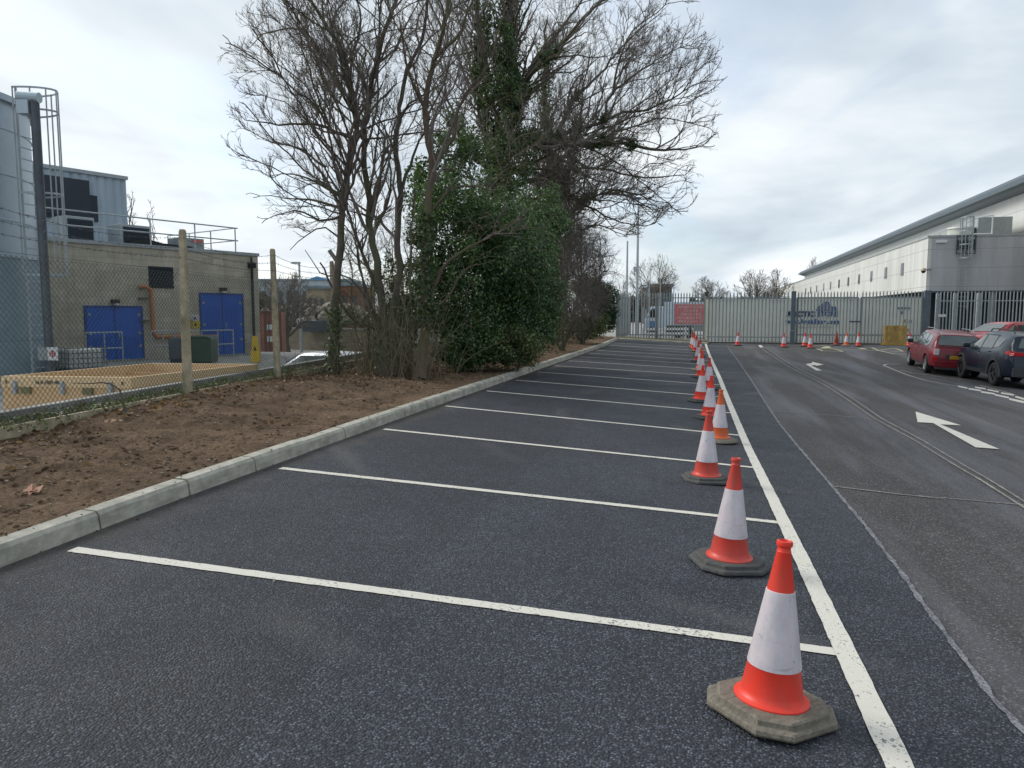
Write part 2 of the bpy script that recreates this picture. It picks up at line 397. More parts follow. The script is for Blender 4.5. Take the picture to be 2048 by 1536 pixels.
pl([(1925, 760.5), (1870, 752.5), (1826, 746.5), (1800, 741)], .05)
pl([(2030, 790), (1990, 779), (1960, 771)], .05)
pl([(1412, 692), (1560, 696), (1700, 700), (1810, 704)], .07)
pl([(1835, 735), (1855, 740)], .05)
tag(om.build('faded_bay_outline', M['oldline']), kind='structure')
ym = MB()
pl([(1627, 692.8), (1653, 691)], .12, mb=ym); polyg([(1650, 693), (1658, 692.6), (1664, 697.4), (1640, 697)], ZP, ym)
pl([(1634, 698), (1645, 702)], .1, mb=ym); pl([(1656, 696), (1686, 703.5)], .1, mb=ym); pl([(1645, 702), (1686, 703.5)], .1, mb=ym)
polyg([(1714, 698.8), (1725, 696), (1736, 699)], ZP, ym); pl([(1744, 696), (1756, 701.4), (1789, 696.8), (1805, 703)], .1, mb=ym)
pl([(1756, 701.4), (1788, 708), (1812, 708.6)], .1, mb=ym)
tag(ym.build('faded_yellow_markings', M['yellow_line']), kind='structure')
sm = MB()
c1 = [(1524, 698), (1545, 712), (1580, 735), (1640, 765), (1700, 803), (1750, 838), (1830, 882), (1900, 925), (1960, 960), (2048, 1016), (2200, 1110)]
pl(c1, .034, ZP-.003, sm); pl([(u+9+.028*(v-690), v-1) for u, v in c1], .034, ZP-.003, sm)
for q in ([(1663, 973), (1800, 990), (1960, 1003), (2048, 1011)], [(1540, 822), (1640, 829), (1745, 838)], [(1500, 755), (1625, 764)], [(1482, 735), (1575, 738)], [(1466, 716), (1500, 717)]):
    pl(q, .028, ZP-.004, sm)
pl([(1700, 977), (1890, 1000)], .02, ZP-.004, sm)
tag(sm.build('scored_road_cuts', M['scar']), kind='structure')

# kerb stones
kb = MB(); y = -4.165
while y < 40.6:
    n = .915; g_ = .016; jit = random.uniform(-.007, .007)
    prof = [(XK, 0), (XK-.014, .106), (XK-.036, .132), (XK-.145, .137), (XK-.145, -.1), (XK, -.1)]
    a, b = y+g_/2, min(y+n, 40.7)-g_/2; vs = []
    for yy in (a, b):
        hz0 = float(H(XK, yy)); vs += [(x+jit, yy, hz0+z+jit) for x, z in prof]
    k = len(prof)
    kb.add(vs, [tuple(range(k)), tuple(reversed(range(k, 2*k)))]+[(i, (i+1) % k, k+(i+1) % k, k+i) for i in range(k)]); y += n
x = XK
while x < .9:                                         # return kerb along the far end of the bays
    a, b = x+.004, min(x+.915, .95)-.004; vs = []
    for xx in (a, b):
        hz0 = float(H(xx, 40.9)); vs += [(xx, 40.9, hz0), (xx, 40.92, hz0+.08), (xx, 41.03, hz0+.09), (xx, 41.03, hz0-.1), (xx, 40.9, hz0-.1)]
    kb.add(vs, [tuple(range(5)), tuple(reversed(range(5, 10)))]+[(i, (i+1) % 5, 5+(i+1) % 5, 5+i) for i in range(5)]); x += .915
tag(kb.build('kerb', M['kerb']), kind='structure')

# soil bank between kerb and fence
FO = Vector((-7.0, 9.0)); FDX = -.128/.992
def fence_x(y): return FO.x+FDX*(y-FO.y)
def nz(x, y, s, o=0.): return noise.noise(Vector((x*s+o, y*s-o, o)))
def soil_h(x, y):
    b = float(H(XK, y))+.118; t = min(1., max(0., (XK-.12-x)/2.6)); t2 = t*t*(3-2*t)
    top = .46+.10*math.sin((y-6)*.45)*math.exp(-((y-11)/8)**2)+(.08 if y > 25 else .08*max(0, (y-12)/13))
    top = max(top, b+.05)
    amp = min(1., max(.12, (XK-.13-x)/.3))
    r = .05*nz(x, y, .9)+amp*(.026*nz(x, y, 3.1, 3)+.018*nz(x, y, 9, 7)+.012*nz(x, y, 25, 11))
    rid = max(0, nz(x, y, 5.5, 21)-.30)*.12*amp
    return b+(top-b)*t2+r*min(1, t*2+.3)+rid
ys = np.concatenate([np.arange(-3, 14, .045), np.arange(14, 24, .09), np.arange(24, FEN_Y+.2, .25)])
nx = 120; V = []
for yy in ys:
    a = fence_x(yy)-(.0 if yy < 30 else 1.5); b = XK-.14
    for i in range(nx+1):
        xx = a+(b-a)*i/nx; V.append((xx, yy, soil_h(xx, yy)))
Fc = [(j*(nx+1)+i, j*(nx+1)+i+1, (j+1)*(nx+1)+i+1, (j+1)*(nx+1)+i) for j in range(len(ys)-1) for i in range(nx)]
tag(npmesh('soil_bank', V, Fc, M['soil'], smooth=True), kind='structure')
V = []; XS = np.linspace(XK-.2, 1.0, 90); YS = np.linspace(41.03, FEN_Y+.6, 30)
for yy in YS:
    for xx in XS: V.append((xx, yy, float(H(xx, 41))+.06+.05*nz(xx, yy, 2)+.03*nz(xx, yy, 9)+.06*min(1, (yy-41)/1.)))
Fc = [(j*90+i, j*90+i+1, (j+1)*90+i+1, (j+1)*90+i) for j in range(29) for i in range(89)]
M['verge'] = simple('dry_verge', (.11, .10, .055), .95, var=.5, scale=5, bump=.8, bscale=30)
tag(npmesh('end_verge', V, Fc, M['verge'], smooth=True), kind='structure')
# yard ground on the left and behind the far fence
def yard_h(x, y):
    a = np.clip((y-14)/6, 0, 1); b = np.clip((x+16.3)/3.5, 0, 1); c = np.clip((y-29)/6, 0, 1)
    return .05-.8*np.maximum((a*a*(3-2*a))*(b*b*(3-2*b)), c*c*(3-2*c)*np.clip((x+60)/20, 0, 1))
sheet('yard_ground', lambda y: (-70, fence_x(y)-.42), np.arange(-6, 62, 1.), M['conc'], yard_h, 110)
sheet('strip_by_fence', lambda y: (fence_x(y)-.45, fence_x(y)-.02), np.arange(-6, 62, .25), M['soil'], lambda x, y: .50+.03*nz(x, y, 3) if y < 24 else .5-.05*(y-24), 6)
sheet('depot_ground', lambda y: (-12, 40), np.concatenate([[FEN_Y+.25], np.arange(43.5, 190, 3)]), M['conc_pale'], lambda x, y: .16, 20)

# ------------------------------------------------------------------ traffic cones
def conemat(name, c, dirt):
    m = Mt(name); p = m.pos(True); w = m.noise(m.mapping(m.pos(), (1, 1, .4)), 9, 7, .7)
    n = m.noise(m.pos(), 40, 5, .7)
    k = m.mix(m.ramp(w, [(.42, 0.), (.74, dirt)]), c, (.22, .09, .07)); k = m.mix(m.ramp(n, [(.62, 0.), (.75, dirt*.6)]), k, (.08, .05, .04))
    m.col(k).rough(.42).spec(.4); m.b.inputs['Subsurface Weight'].default_value = 0.; m.bump(n, .05, .002); return m.m
M['cone_red'] = conemat('cone_red_plastic', (.80, .045, .022), .38)
M['cone_dull'] = conemat('cone_faded_red_plastic', (.62, .060, .040), .6)
M['cone_orange'] = conemat('cone_orange_plastic', (.72, .13, .03), .5)
M['cone_dark'] = conemat('cone_dark_red_plastic', (.33, .03, .02), .7)
def sleeve():
    m = Mt('reflective_sleeve'); p = m.pos(); n = m.noise(m.mapping(p, (1, 1, .5)), 7, 7, .7); s2 = m.noise(m.mapping(p, (1, 1, .12)), 30, 4, .6)
    c = m.mix(m.ramp(n, [(.42, 0.), (.66, .85)]), (.66, .60, .62), (.44, .42, .46)); c = m.mix(m.ramp(s2, [(.35, .35), (.5, 0.)]), c, (.70, .52, .54))
    v = m.ramp(m.noise(p, 26, 7, .8), [(.60, 0.), (.68, .75)]); c = m.mix(v, c, (.22, .21, .21)); w_ = m.ramp(m.noise(m.mapping(p, (1, 1, 6), (.3, .2, 0)), 5, 6, .7), [(.60, 0.), (.70, .5)]); c = m.mix(w_, c, (.30, .27, .27))
    m.col(c).rough(.38); m.b.inputs['Metallic'].default_value = .12; return m.m
M['sleeve'] = sleeve()
def basemat(name, c):
    m = Mt(name); p = m.pos(True); q = m.noise(m.mapping(p, (1, 4, 1), (0, 0, .6)), 9, 8, .75, .6); n = m.noise(p, 60, 6, .7)
    k = m.ramp(q, [(.3, tuple(x*.55 for x in c)), (.55, c), (.8, tuple(x*1.5 for x in c))]); k = m.mix(m.ramp(n, [(.35, .4), (.6, 0.)]), k, (.04, .04, .035))
    m.col(k).rough(.85).bump(m.math('ADD', n, q), .6, .006); return m.m
M['base_grey'] = basemat('weathered_rubber_base', (.20, .175, .135)); M['base_dark'] = basemat('dark_rubber_base', (.085, .085, .082))
def cone_base(mb, w=.238, c=.105, h=.058, step=True):
    def oc(a, cc, z): return [(a-cc, -a, z), (a, -a+cc, z), (a, a-cc, z), (a-cc, a, z), (-a+cc, a, z), (-a, a-cc, z), (-a, -a+cc, z), (-a+cc, -a, z)]
    rings = [(w, c, 0.), (w+.004, c, .010), (w, c, .024), (w-.008, c, .030), (w-.026, c-.008, .033), (w-.030, c-.010, h-.006), (w-.040, c-.014, h)] if step else [(w, c, 0), (w, c, .022), (w-.02, c-.01, .032)]
    vs = [];
    for a, cc, z in rings: vs += oc(a, cc, z)
    n = len(rings); fs = [(i*8+j, i*8+(j+1) % 8, (i+1)*8+(j+1) % 8, (i+1)*8+j) for i in range(n-1) for j in range(8)]+[tuple(range(8)), tuple(reversed(range((n-1)*8, n*8)))]
    mb.add(vs, fs)
def R_(z): return .132-(z-.075)*(.132-.030)/(.700-.075)
def mk_cone(mat_body, mat_base, label, group, round_base=False, plain=False):
    t = thing('traffic_cone', label, 'traffic cone', group=group)
    b = MB()
    if round_base: b.lathe([(.0, .0), (.25, .0), (.262, .012), (.25, .032), (.20, .052), (.0, .058)], 40)
    else: cone_base(b)
    b.build('base', mat_base, t, smooth=round_base)
    bd = MB(); bd.lathe([(.150, .050), (.158, .056), (.158, .064), (.146, .071), (.1335, .080), (R_(.10), .10), (R_(.205), .205), (R_(.206)+.0005, .206), (R_(.54), .54), (R_(.700), .700), (.031, .703), (.0275, .709), (.0275, .724), (.033, .728), (.0345, .738), (.032, .749), (.026, .751), (.022, .745), (.020, .68)], 40)
    bd.build('cone_body', mat_body, t, smooth=True)
    if not plain:
        s = MB(); s.lathe([(R_(.208)+.0005, .208), (R_(.208)+.0032, .209), (R_(.535)+.0032, .534), (R_(.535)+.0003, .5355)], 40); s.build('reflective_sleeve', M['sleeve'], t, smooth=True)
    return t
G1 = 'cones standing along the edge line of the bays'; G2 = 'cones standing in front of the far fence'
protos = {'red': mk_cone(M['cone_red'], M['base_grey'], '', G1), 'dull': mk_cone(M['cone_dull'], M['base_dark'], '', G1),
          'orange': mk_cone(M['cone_orange'], M['base_grey'], '', G1, True), 'dark': mk_cone(M['cone_dark'], M['base_dark'], '', G2, plain=True),
          'redd': mk_cone(M['cone_red'], M['base_dark'], '', G1)}
used = set()
rows = [  # pixel of the foot, kind, turn, lean, label, group
 (1540, 1425, 'red', .75, (.0, .045), 'bright red cone nearest the camera, pinkish white sleeve, worn grey base', G1),
 (1457, 1132, 'dull', .35, (.0, .015), 'faded red cone second nearest the camera, on a dark eight sided base', G1),
 (1412, 962, 'dull', .2, (0, -.01), 'faded red cone third nearest the camera, scuff mark on its white sleeve', G1),
 (1438, 884, 'orange', .2, (0, -.015), 'orange cone with a round grey base, just behind the third nearest cone', G1),
 (1418, 838, 'redd', .55, (0, .01), 'red cone hidden at left behind the nearest orange cone, fifth from the camera', G1),
 (1400, 804, 'redd', .15, (0, .03), 'red cone with clean white sleeve, sixth from the camera in the long row', G1),
 (1417, 779, 'dull', .9, (0, -.01), 'dull red cone touching the edge line, seventh from the camera', G1),
 (1401, 756, 'redd', .3, (0, .015), 'tall looking red cone, eighth from the camera in the long row', G1),
 (1400, 742, 'orange', .3, (0, 0), 'orange tinted cone mostly hidden behind the eighth cone of the long row', G1),
 (1395, 724, 'dull', .7, (0, .01), 'small red cone, sixth from the far end of the long row', G1),
 (1399, 714, 'dull', .3, (0, .01), 'small red cone, fifth from the far end of the long row, beside the edge line', G1),
 (1391, 704, 'redd', .3, (0, 0), 'small red cone, fourth from the far end of the long row', G1),
 (1387, 699, 'redd', .5, (0, .01), 'small red cone, third from the far end of the long row', G1),
 (1384, 696, 'dull', .1, (0, 0), 'small red cone, second from the far end of the long row', G1),
 (1386, 693, 'redd', .1, (0, 0), 'small red cone at the far end of the long row, nearest the parked trailer', G1),
 (1475, 691.5, 'redd', .2, (0, 0), 'lone red cone on the dark tarmac in front of the sliding gate', G2),
 (1567, 695, 'redd', .6, (0, .0), 'red cone on the tarmac just left of the thick gate post', G2),
 (1609, 693, 'redd', .2, (0, 0), 'left and rear one of the pair of red cones right of the thick gate post', G2),
 (1620, 697, 'redd', .4, (0, 0), 'right and front one of the pair of red cones right of the thick gate post', G2),
 (1672, 691, 'dark', .2, (0, 0), 'dark red cone without white band by the fence', G2),
 (1692, 692, 'orange', .2, (0, 0), 'orange and white cone between a dark red cone and a red based cone', G2),
 (1716, 693, 'redd', .2, (0, 0), 'red cone below the meeting post of the double gate', G2),
 (1818, 693, 'redd', .2, (0, 0), 'red and white cone right of the yellow crate, beyond the red estate car', G2)]
for u, v, kd, rz, lean, lab, gr in rows:
    if kd in used: o = copy_tree(protos[kd])
    else: o = protos[kd]; used.add(kd)
    p = gnd(u, v)
    if p.y > 42.1: p = atY(u, v, 42.1); 
    o.scale = (.935, .935, .935); o.location = (p.x, p.y, float(H(p.x, p.y))+.012); o.rotation_euler = (math.atan(.0)+lean[0], lean[1]+.03, rz)
    o['label'] = lab; o['group'] = gr

# ------------------------------------------------------------------ chain link fence on the left
PY = [9.0, 12.0, 15.0, 18.0, 21.0, 24.0, 27.]
fn = thing('chain_link_fence', 'chain link fence with tapered concrete posts and barbed wire along the soil bank', 'fence', (FO.x, FO.y, 0))
FT = Vector((FDX, 1)).normalized(); FN = Vector((FT.y, -FT.x))
fang = math.atan2(FT.y, FT.x)
def fl(s, off=0.): return Vector((FT.x*s+FN.x*off, FT.y*s+FN.y*off))   # local to fence origin
for i, py in enumerate(PY):
    s = (py-9)/FT.y; q = fl(s, .05); mb = MB()
    zb = .1; zt = 2.87-.0*i
    R = Matrix.Rotation(fang, 3, 'Z')
    prof = [(-.052, -.046), (.052, -.046), (.052, .046), (-.052, .046)]
    rings = []
    for z, k in ((zb, 1.12), (1.6, .98), (zt-.04, .84), (zt, .66)):
        for a, b in prof: w = R@Vector((a*k, b*k, 0)); rings.append((q.x+w.x+(.010*(z-zb) if i == 0 else -.012*(z-zb)), q.y+w.y, z))
    fs = [(r*4+j, r*4+(j+1) % 4, r*4+4+(j+1) % 4, r*4+4+j) for r in range(3) for j in range(4)]+[(3, 2, 1, 0), (12, 13, 14, 15)]
    mb.add(rings, fs); mb.build('concrete_post', M['post'], fn, bevel=.012)
def chain_panel(s0, s1, z0, z1):
    pitch = .070; half = pitch/2; E0 = []; E1 = []
    n = int((s1-s0)/half); m = int((z1-z0)/half)
    for i in range(n):
        sa = s0+i*half
        for j in range(m):
            a, b = (sa, sa+half) if (i+j) % 2 == 0 else (sa+half, sa)
            off = .003 if (i+j) % 2 == 0 else -.003
            def P(s_, jj): 
                sg = .018*math.sin((s_-s0)/(s1-s0)*math.pi)*0
                bow = .015*math.sin(s_*1.1)*math.sin(jj*.11)
                q = fl(s_, off+bow); return (q.x, q.y, z0+jj*half-sg)
            E0.append(P(a, j)); E1.append(P(b, j+1))
    return np.array(E0), np.array(E1)
def prisms(P0, P1, r0, r1, k=3):
    t = P1-P0; t /= np.linalg.norm(t, axis=1, keepdims=True)+1e-9
    ref = np.where(np.abs(t[:, 2:3]) < .9, np.array([[0, 0, 1.]]), np.array([[1., 0, 0]]))
    a = np.cross(t, ref); a /= np.linalg.norm(a, axis=1, keepdims=True); b = np.cross(t, a)
    an = np.arange(k)*2*np.pi/k; ring = a[:, None, :]*np.cos(an)[None, :, None]+b[:, None, :]*np.sin(an)[None, :, None]
    V = np.concatenate([P0[:, None]+ring*np.reshape(r0, (-1, 1, 1)), P1[:, None]+ring*np.reshape(r1, (-1, 1, 1))], 1)
    j = np.arange(k); Fq = np.stack([j, (j+1) % k, (j+1) % k+k, j+k], 1)
    return V.reshape(-1, 3), (Fq[None]+(np.arange(len(P0))*2*k)[:, None, None]).reshape(-1, 4)
edges_y = [2.0, 5.5]+PY
for a, b in zip(edges_y[:-1], edges_y[1:]):
    s0, s1 = (a-9)/FT.y, (b-9)/FT.y
    A, B = chain_panel(s0, s1, .56, 2.31); V, Fq = prisms(A, B, .0027, .0027)
    w = MB()
    for z in (.60, 1.42, 2.30): w.tube([(*fl(s0, .006), z), (*fl((s0+s1)/2, .006), z-.006), (*fl(s1, .006), z)], .0024, 4)
    base = len(V); V = np.concatenate([V, np.array(w.v)]); 
    quads = [f for f in w.f if len(f) == 4]; Fq = np.concatenate([Fq, np.array(quads)+base])
    npmesh('wire_mesh', V, Fq, M['wire'], fn)
    bw = MB()
    for zi, z in enumerate((2.48, 2.62, 2.76)):
        pts = []; n = 14
        for i in range(n+1):
            t = i/n; pts.append(Vector((*fl(s0+(s1-s0)*t, .05), z-.10*4*t*(1-t)*(.5+.35*zi))))
        bw.tube(pts, .0028, 4, False)
        L = (s1-s0); nb = int(L/.11)
        for i in range(nb):
            t = (i+.5)/nb; p = Vector((*fl(s0+L*t, .05), z-.10*4*t*(1-t)*(.5+.35*zi)))
            for k in range(2):
                d = Vector((random.uniform(-1, 1), random.uniform(-1, 1), random.uniform(-1, 1))).normalized()*.022
                bw.tube([p-d, p+d], .0022, 3, False)
    bw.build('barbed_wire', M['barb'], fn)
gb = MB()
for a, b in zip(edges_y[:-1], edges_y[1:]):
    s0, s1 = (a-9)/FT.y+.07, (b-9)/FT.y-.07; q = fl((s0+s1)/2, .0)
    gb.box((q.x, q.y, .44), (s1-s0, .05, .27), fang)
gb.build('gravel_board', M['post'], fn)
wl = thing('low_concrete_wall', 'low concrete edging wall running behind the chain link fence', 'wall', (FO.x, FO.y, 0))
q = fl(4.5, -.50); wm = MB().box((q.x, q.y, .30), (30, .14, .70), fang); wm.build('wall', M['conc'], wl, bevel=.01)

# ------------------------------------------------------------------ palisade fences and gates at the far end
def pales(mb, x0, x1, z0, z1, pitch=.155, w=.066, y=0.):
    n = max(1, int(round((x1-x0)/pitch)))
    for i in range(n):
        x = x0+(i+.5)*(x1-x0)/n; a = w/2; tip = random.uniform(-.01, .01)
        vs = [(x-a, y, z0), (x, y-.022, z0), (x+a, y, z0), (x-a, y, z1-.10), (x, y-.022, z1-.04), (x+a, y, z1-.10), (x-a*.35, y-.008, z1+tip), (x+a*.35, y-.008, z1+tip)]
        mb.add(vs, [(0, 1, 4, 3), (1, 2, 5, 4), (3, 4, 6), (4, 5, 7), (4, 7, 6)])
def rails(mb, x0, x1, zs, h=.05, y=.03):
    for z in zs: mb.b2((x0, y-.006, z-h/2), (x1, y+.030, z+h/2))
def fx(u, v=640): return atY(u, v, FEN_Y).x
def fz(u, v): return atY(u, v, FEN_Y).z
ZT = fz(1500, 584)
M['gate_post'] = simple('blue_grey_gate_post', (.11, .14, .165), .5, .2, var=.2, scale=3)
x0, x1, x2, x3, x4, x5 = fx(1236), fx(1410), fx(1586), fx(1718), fx(1852), fx(2120)
t = thing('palisade_fence', 'grey palisade fence left of the gates with the road trailer behind it', 'fence', (x0, FEN_Y, .0))
mb = MB(); pales(mb, 0, x1-x0, .30, ZT); rails(mb, 0, x1-x0, (ZT-.30, .55)); mb.build('pale_panel', M['galv_dull'], t)
for x in (0, (x1-x0)*.45): MB().b2((x-.05, .04, .1), (x+.05, .12, ZT-.05)).build('post', M['galv_dull'], t)
t = thing('gate_post', 'pale square post between the palisade fence and the sliding gate', 'post', (x1, FEN_Y, 0))
MB().b2((-.05, -.05, .05), (.05, .05, ZT-.2)).build('shaft', simple('cream_post_paint', (.42, .42, .34), .6), t)
t = thing('palisade_gate', 'grey palisade gate in front of the plain left half of the white container', 'gate', (x1+.1, FEN_Y, 0), group='palisade gates in the far fence')
mb = MB(); pales(mb, 0, x2-x1-.3, .16, ZT, .19); rails(mb, 0, x2-x1-.3, (ZT-.36, .45), .06); mb.build('pale_panel', M['galv_dull'], t)
for z in (ZT-.28,): MB().b2((0, .03, z-.02), (x2-x1-.3, .08, z+.02)).build('frame', M['galv_dull'], t)
t = thing('gate_post', 'thick dark steel gate post left of the blue lettering', 'post', (x2, FEN_Y, 0))
MB().b2((-.12, -.10, 0), (.11, .12, ZT+.03)).build('shaft', M['gate_post'], t); MB().b2((-.14, -.12, .80), (.13, .14, .86)).build('hinge', M['galv_dull'], t)
for nm, a, b, lab in (('l', x2+.16, x3-.05, 'left leaf of the double palisade gate, in front of the blue lettering'), ('r', x3+.05, x4-.16, 'right leaf of the double palisade gate, in front of the yellow crate')):
    t = thing('palisade_gate', lab, 'gate', (a, FEN_Y, 0), group='palisade gates in the far fence')
    mb = MB(); pales(mb, 0, b-a, .16, ZT, .165); rails(mb, 0, b-a, (ZT-.34, .60), .09); mb.build('pale_panel', M['galv_dull'], t)
    MB().b2((0, .036, .14), (.07, .10, ZT-.3)).build('stile', M['galv_dull'], t); MB().b2((b-a-.07, .036, .14), (b-a, .10, ZT-.3)).build('stile', M['galv_dull'], t)
    if nm == 'r': MB().b2((-.55, -.06, 1.28), (.02, -.03, 1.36)).build('drop_bolt', M['galv_dark'], t)
t = thing('gate_post', 'thick blue grey gate post at the corner of the warehouse', 'post', (x4, FEN_Y, 0))
MB().b2((-.14, -.10, -.1), (.16, .12, ZT+.02)).build('shaft', M['gate_post'], t)
t = thing('palisade_fence', 'light grey palisade fence behind the parked cars, under the warehouse overhang', 'fence', (x4+.2, FEN_Y, -.15))
LEN = x5-x4; mb = MB(); pales(mb, .2, LEN, .16, ZT+.10, .158, .07); rails(mb, .2, LEN, (ZT-.38, .60), .06); mb.build('pale_panel', M['galv'], t)
for x in (.35, fx(1910)-x4-.2, fx(1957)-x4-.2, fx(2100)-x4-.2): MB().b2((x-.09, .045, .0), (x+.09, .20, ZT+.02)).build('post', M['galv'], t)
MB().b2((fx(1875)-x4-.2, -.045, 1.72), (fx(1891)-x4-.2, -.03, 1.86)).build('sign_plate', M['white_paint'], t)
t = thing('palisade_fence', 'grey palisade fence running away from the left corner of the car park', 'fence', (x0, FEN_Y+.1, 0), rz=math.radians(92))
mb = MB(); pales(mb, 0, 15, .2, ZT, .155); rails(mb, 0, 15, (ZT-.30, .55)); mb.build('pale_panel', M['galv_dull'], t)
MB().b2((-.06, .04, .1), (.06, .12, ZT-.05)).build('post', M['galv_dull'], t)

# ------------------------------------------------------------------ white container behind the gates, with its lettering
def corr(mb, x0, x1, z0, z1, y, pitch=.28, d=.036, axis='x'):
    n = int((x1-x0)/pitch); P = []
    for i in range(n):
        a = x0+(x1-x0)*i/n; w = (x1-x0)/n
        P += [(a, 0), (a+w*.26, 0), (a+w*.48, d), (a+w*.76, d)]
    P.append((x1, 0)); vs = []
    for x, dd in P: vs += [(x, y+dd, z0), (x, y+dd, z1)] if axis == 'x' else [(y+dd, x, z0), (y+dd, x, z1)]
    mb.add(vs, [(2*i, 2*i+2, 2*i+3, 2*i+1) for i in range(len(P)-1)])
YC = FEN_Y+1.9; ca, cb = atY(1413, 640, YC).x, atY(1846, 640, YC).x; cz = atY(1500, 597, YC).z
M['reefer'] = simple('white_container_steel', (.70, .71, .64), .5, var=.08, scale=.8, dirt=(1.5, (.42, .42, .36), .55, .5))
M['letters'] = simple('dark_blue_lettering', (.012, .045, .13), .5, var=.1); M['letters2'] = simple('mid_blue_lettering', (.02, .09, .27), .5, var=.2, scale=2)
M['letter_grey'] = simple('grey_lettering', (.16, .19, .22), .5)
t = thing('refrigerated_container', 'long white refrigerated container with blue lettering behind the palisade gates', 'container', (ca, YC, .17))
L_ = cb-ca; Hc = cz-.17; mb = MB(); corr(mb, .08, L_-.08, .14, Hc-.10, 0., .19, .02); mb.b2((.05, .05, .1), (L_-.05, 2.40, Hc-.02)); mb.build('wall', M['reefer'], t)
fr = MB()
for a in (0, L_-.12): fr.b2((a, -.02, 0), (a+.12, .12, Hc)); fr.b2((a, 2.32, 0), (a+.12, 2.45, Hc))
fr.b2((.12, -.02, 0), (L_-.12, .1, .14)); fr.b2((.12, -.02, Hc-.10), (L_-.12, .1, Hc)); fr.build('frame', M['reefer'], t)
FC = Frame((ca, YC, .17), 0)
def cpt(u, v): a, b = FC.hit(u, v, -.03); return a, b
xa, za = cpt(1572, 622); xb, zb = cpt(1632, 636); xc_, _ = cpt(1676, 636); xd, zd = cpt(1679, 641); xe, ze = cpt(1572, 650)
R90 = (math.pi/2, 0, 0); th = abs(cpt(1600, 623.5)[1]-cpt(1600, 633)[1])
zt1 = cpt(1600, 628.5)[1]; zt2 = cpt(1600, 643.5)[1]; zt3 = cpt(1620, 655)[1]
text_mesh('lettering', 'ARCTIC', th*1.42, M['letters'], t, ((xa+xb)/2, -.03, zt1), R90, bold=.028, width=xb-xa-.04)
text_mesh('lettering', 'STORE', th*1.42, M['letters2'], t, ((xb+xc_)/2+.03, -.03, zt1), R90, bold=.016, width=xc_-xb-.06)
text_mesh('lettering', 'www.ArcticStore.com', th*1.35, M['letters2'], t, ((xe+xd)/2, -.03, zt2), R90, bold=.018, width=xd-xe)
text_mesh('lettering', 'STORAGE IN ACTION', th*.42, M['letter_grey'], t, ((xe+xd)/2+.1, -.03, zt3), R90, width=(xd-xe)*.66)
cl = MB(); ccx, ccz = cpt(1653.5, 622.5); sc = (cpt(1676, 622)[0]-cpt(1632, 622)[0])/2
circ = [(-.62, .22, .38), (-.12, .50, .52), (.35, .36, .40), (.72, .20, .28)]
htop = cpt(1653, 603)[1]-ccz
for j, (xa_, xb_, n_) in enumerate(((-1, 1, 7), (-.94, .92, 7), (-.74, .46, 4), (-.42, .26, 3))):
    for i in range(n_):
        X0 = sc*(xa_+(xb_-xa_)*i/n_)+.012; X1 = sc*(xa_+(xb_-xa_)*(i+1)/n_)-.012; Z0, Z1 = htop*j/4+.012, htop*(j+1)/4-.012; c0 = .55 if i == 0 and j else 0; c1 = .55 if i == n_-1 and j else 0
        cl.add([(ccx+X0, -.034, ccz+Z0), (ccx+X1, -.034, ccz+Z0), (ccx+X1-c1*(X1-X0), -.034, ccz+Z1), (ccx+X0+c0*(X1-X0), -.034, ccz+Z1)], [(0, 1, 2, 3)])
cl.build('cloud_emblem', M['letters2'], t)

# ------------------------------------------------------------------ red and white trailer, van behind the fence
M['trailer_red'] = simple('red_banner', (.66, .10, .11), .5, var=.12, scale=1.5)
M['trailer_white'] = simple('white_trailer_panel', (.52, .60, .68), .4, var=.08)
YT = FEN_Y+6.5
ta, tb = atY(1327, 640, YT), atY(1412, 640, YT); tz = atY(1350, 604, YT).z; tz0 = atY(1350, 651, YT).z
t = thing('box_trailer', 'white box trailer with a red lettered banner on its side, behind the fence', 'trailer', (ta.x, YT, .17))
L_ = tb.x-ta.x+1.2; h0 = tz0-.17; h1 = tz-.17
MB().b2((0, .02, h0), (L_, 2.1, h1)).build('box_body', M['trailer_white'], t, bevel=.03)
ba = atY(1348, 640, YT).x-ta.x; MB().b2((ba, -.03, h0+.10), (L_-.05, .015, h1-.15)).build('banner', M['trailer_red'], t)
M['signtext'] = simple('pink_white_lettering', (.66, .50, .52), .5)
bw_ = L_-.05-ba-1.15; bh = h1-h0-.25
for i, (s_, k) in enumerate((('ATBECKORS', .85), ('CHURZ', .45), ('ABOILERS', .62), ('VENBEITZZ', .95), ('REZAHENS', .8))):
    text_mesh('lettering', s_, bh*.16, M['signtext'], t, (ba+bw_/2+.05, -.035, h0+.10+bh*(.86-.185*i)), R90, width=bw_*k)
ch = MB(); ch.b2((.2, .2, h0-.14), (L_-.1, 1.9, h0)); ch.build('chassis', M['galv_dark'], t)
def wheel(mb_t, mb_r, c, r, w, ax='x', spokes=5):
    pass
for x in (.95, 1.55):
    w = MB(); n = 20
    vs = []; 
    for yy in (-.02, .22):
        vs += [(x+.36*math.cos(2*math.pi*j/n), yy, .36+.36*math.sin(2*math.pi*j/n)) for j in range(n)]
    w.add(vs, [tuple(range(n)), tuple(reversed(range(n, 2*n)))]+[(j, (j+1) % n, n+(j+1) % n, n+j) for j in range(n)]); w.build('wheel', M['rubber'], t)
MB().b2((1.9, .1, .45), (L_-.1, .16, h0-.02)).build('side_skirt', M['galv_dull'], t)
YV = FEN_Y+12
va, vb = atY(1288, 640, YV), atY(1322, 640, YV)
t = thing('box_van', 'small white and blue van parked left of the red lettered trailer', 'van', (va.x, YV, .17))
h1 = atY(1300, 613, YV).z-.17; L_ = vb.x-va.x
MB().prism([(0, .35), (L_+1.2, .35), (L_+1.2, h1), (.5, h1), (.15, h1*.62), (0, h1*.5)], .0, 1.9, 1).build('body', M['trailer_white'], t, bevel=.06)
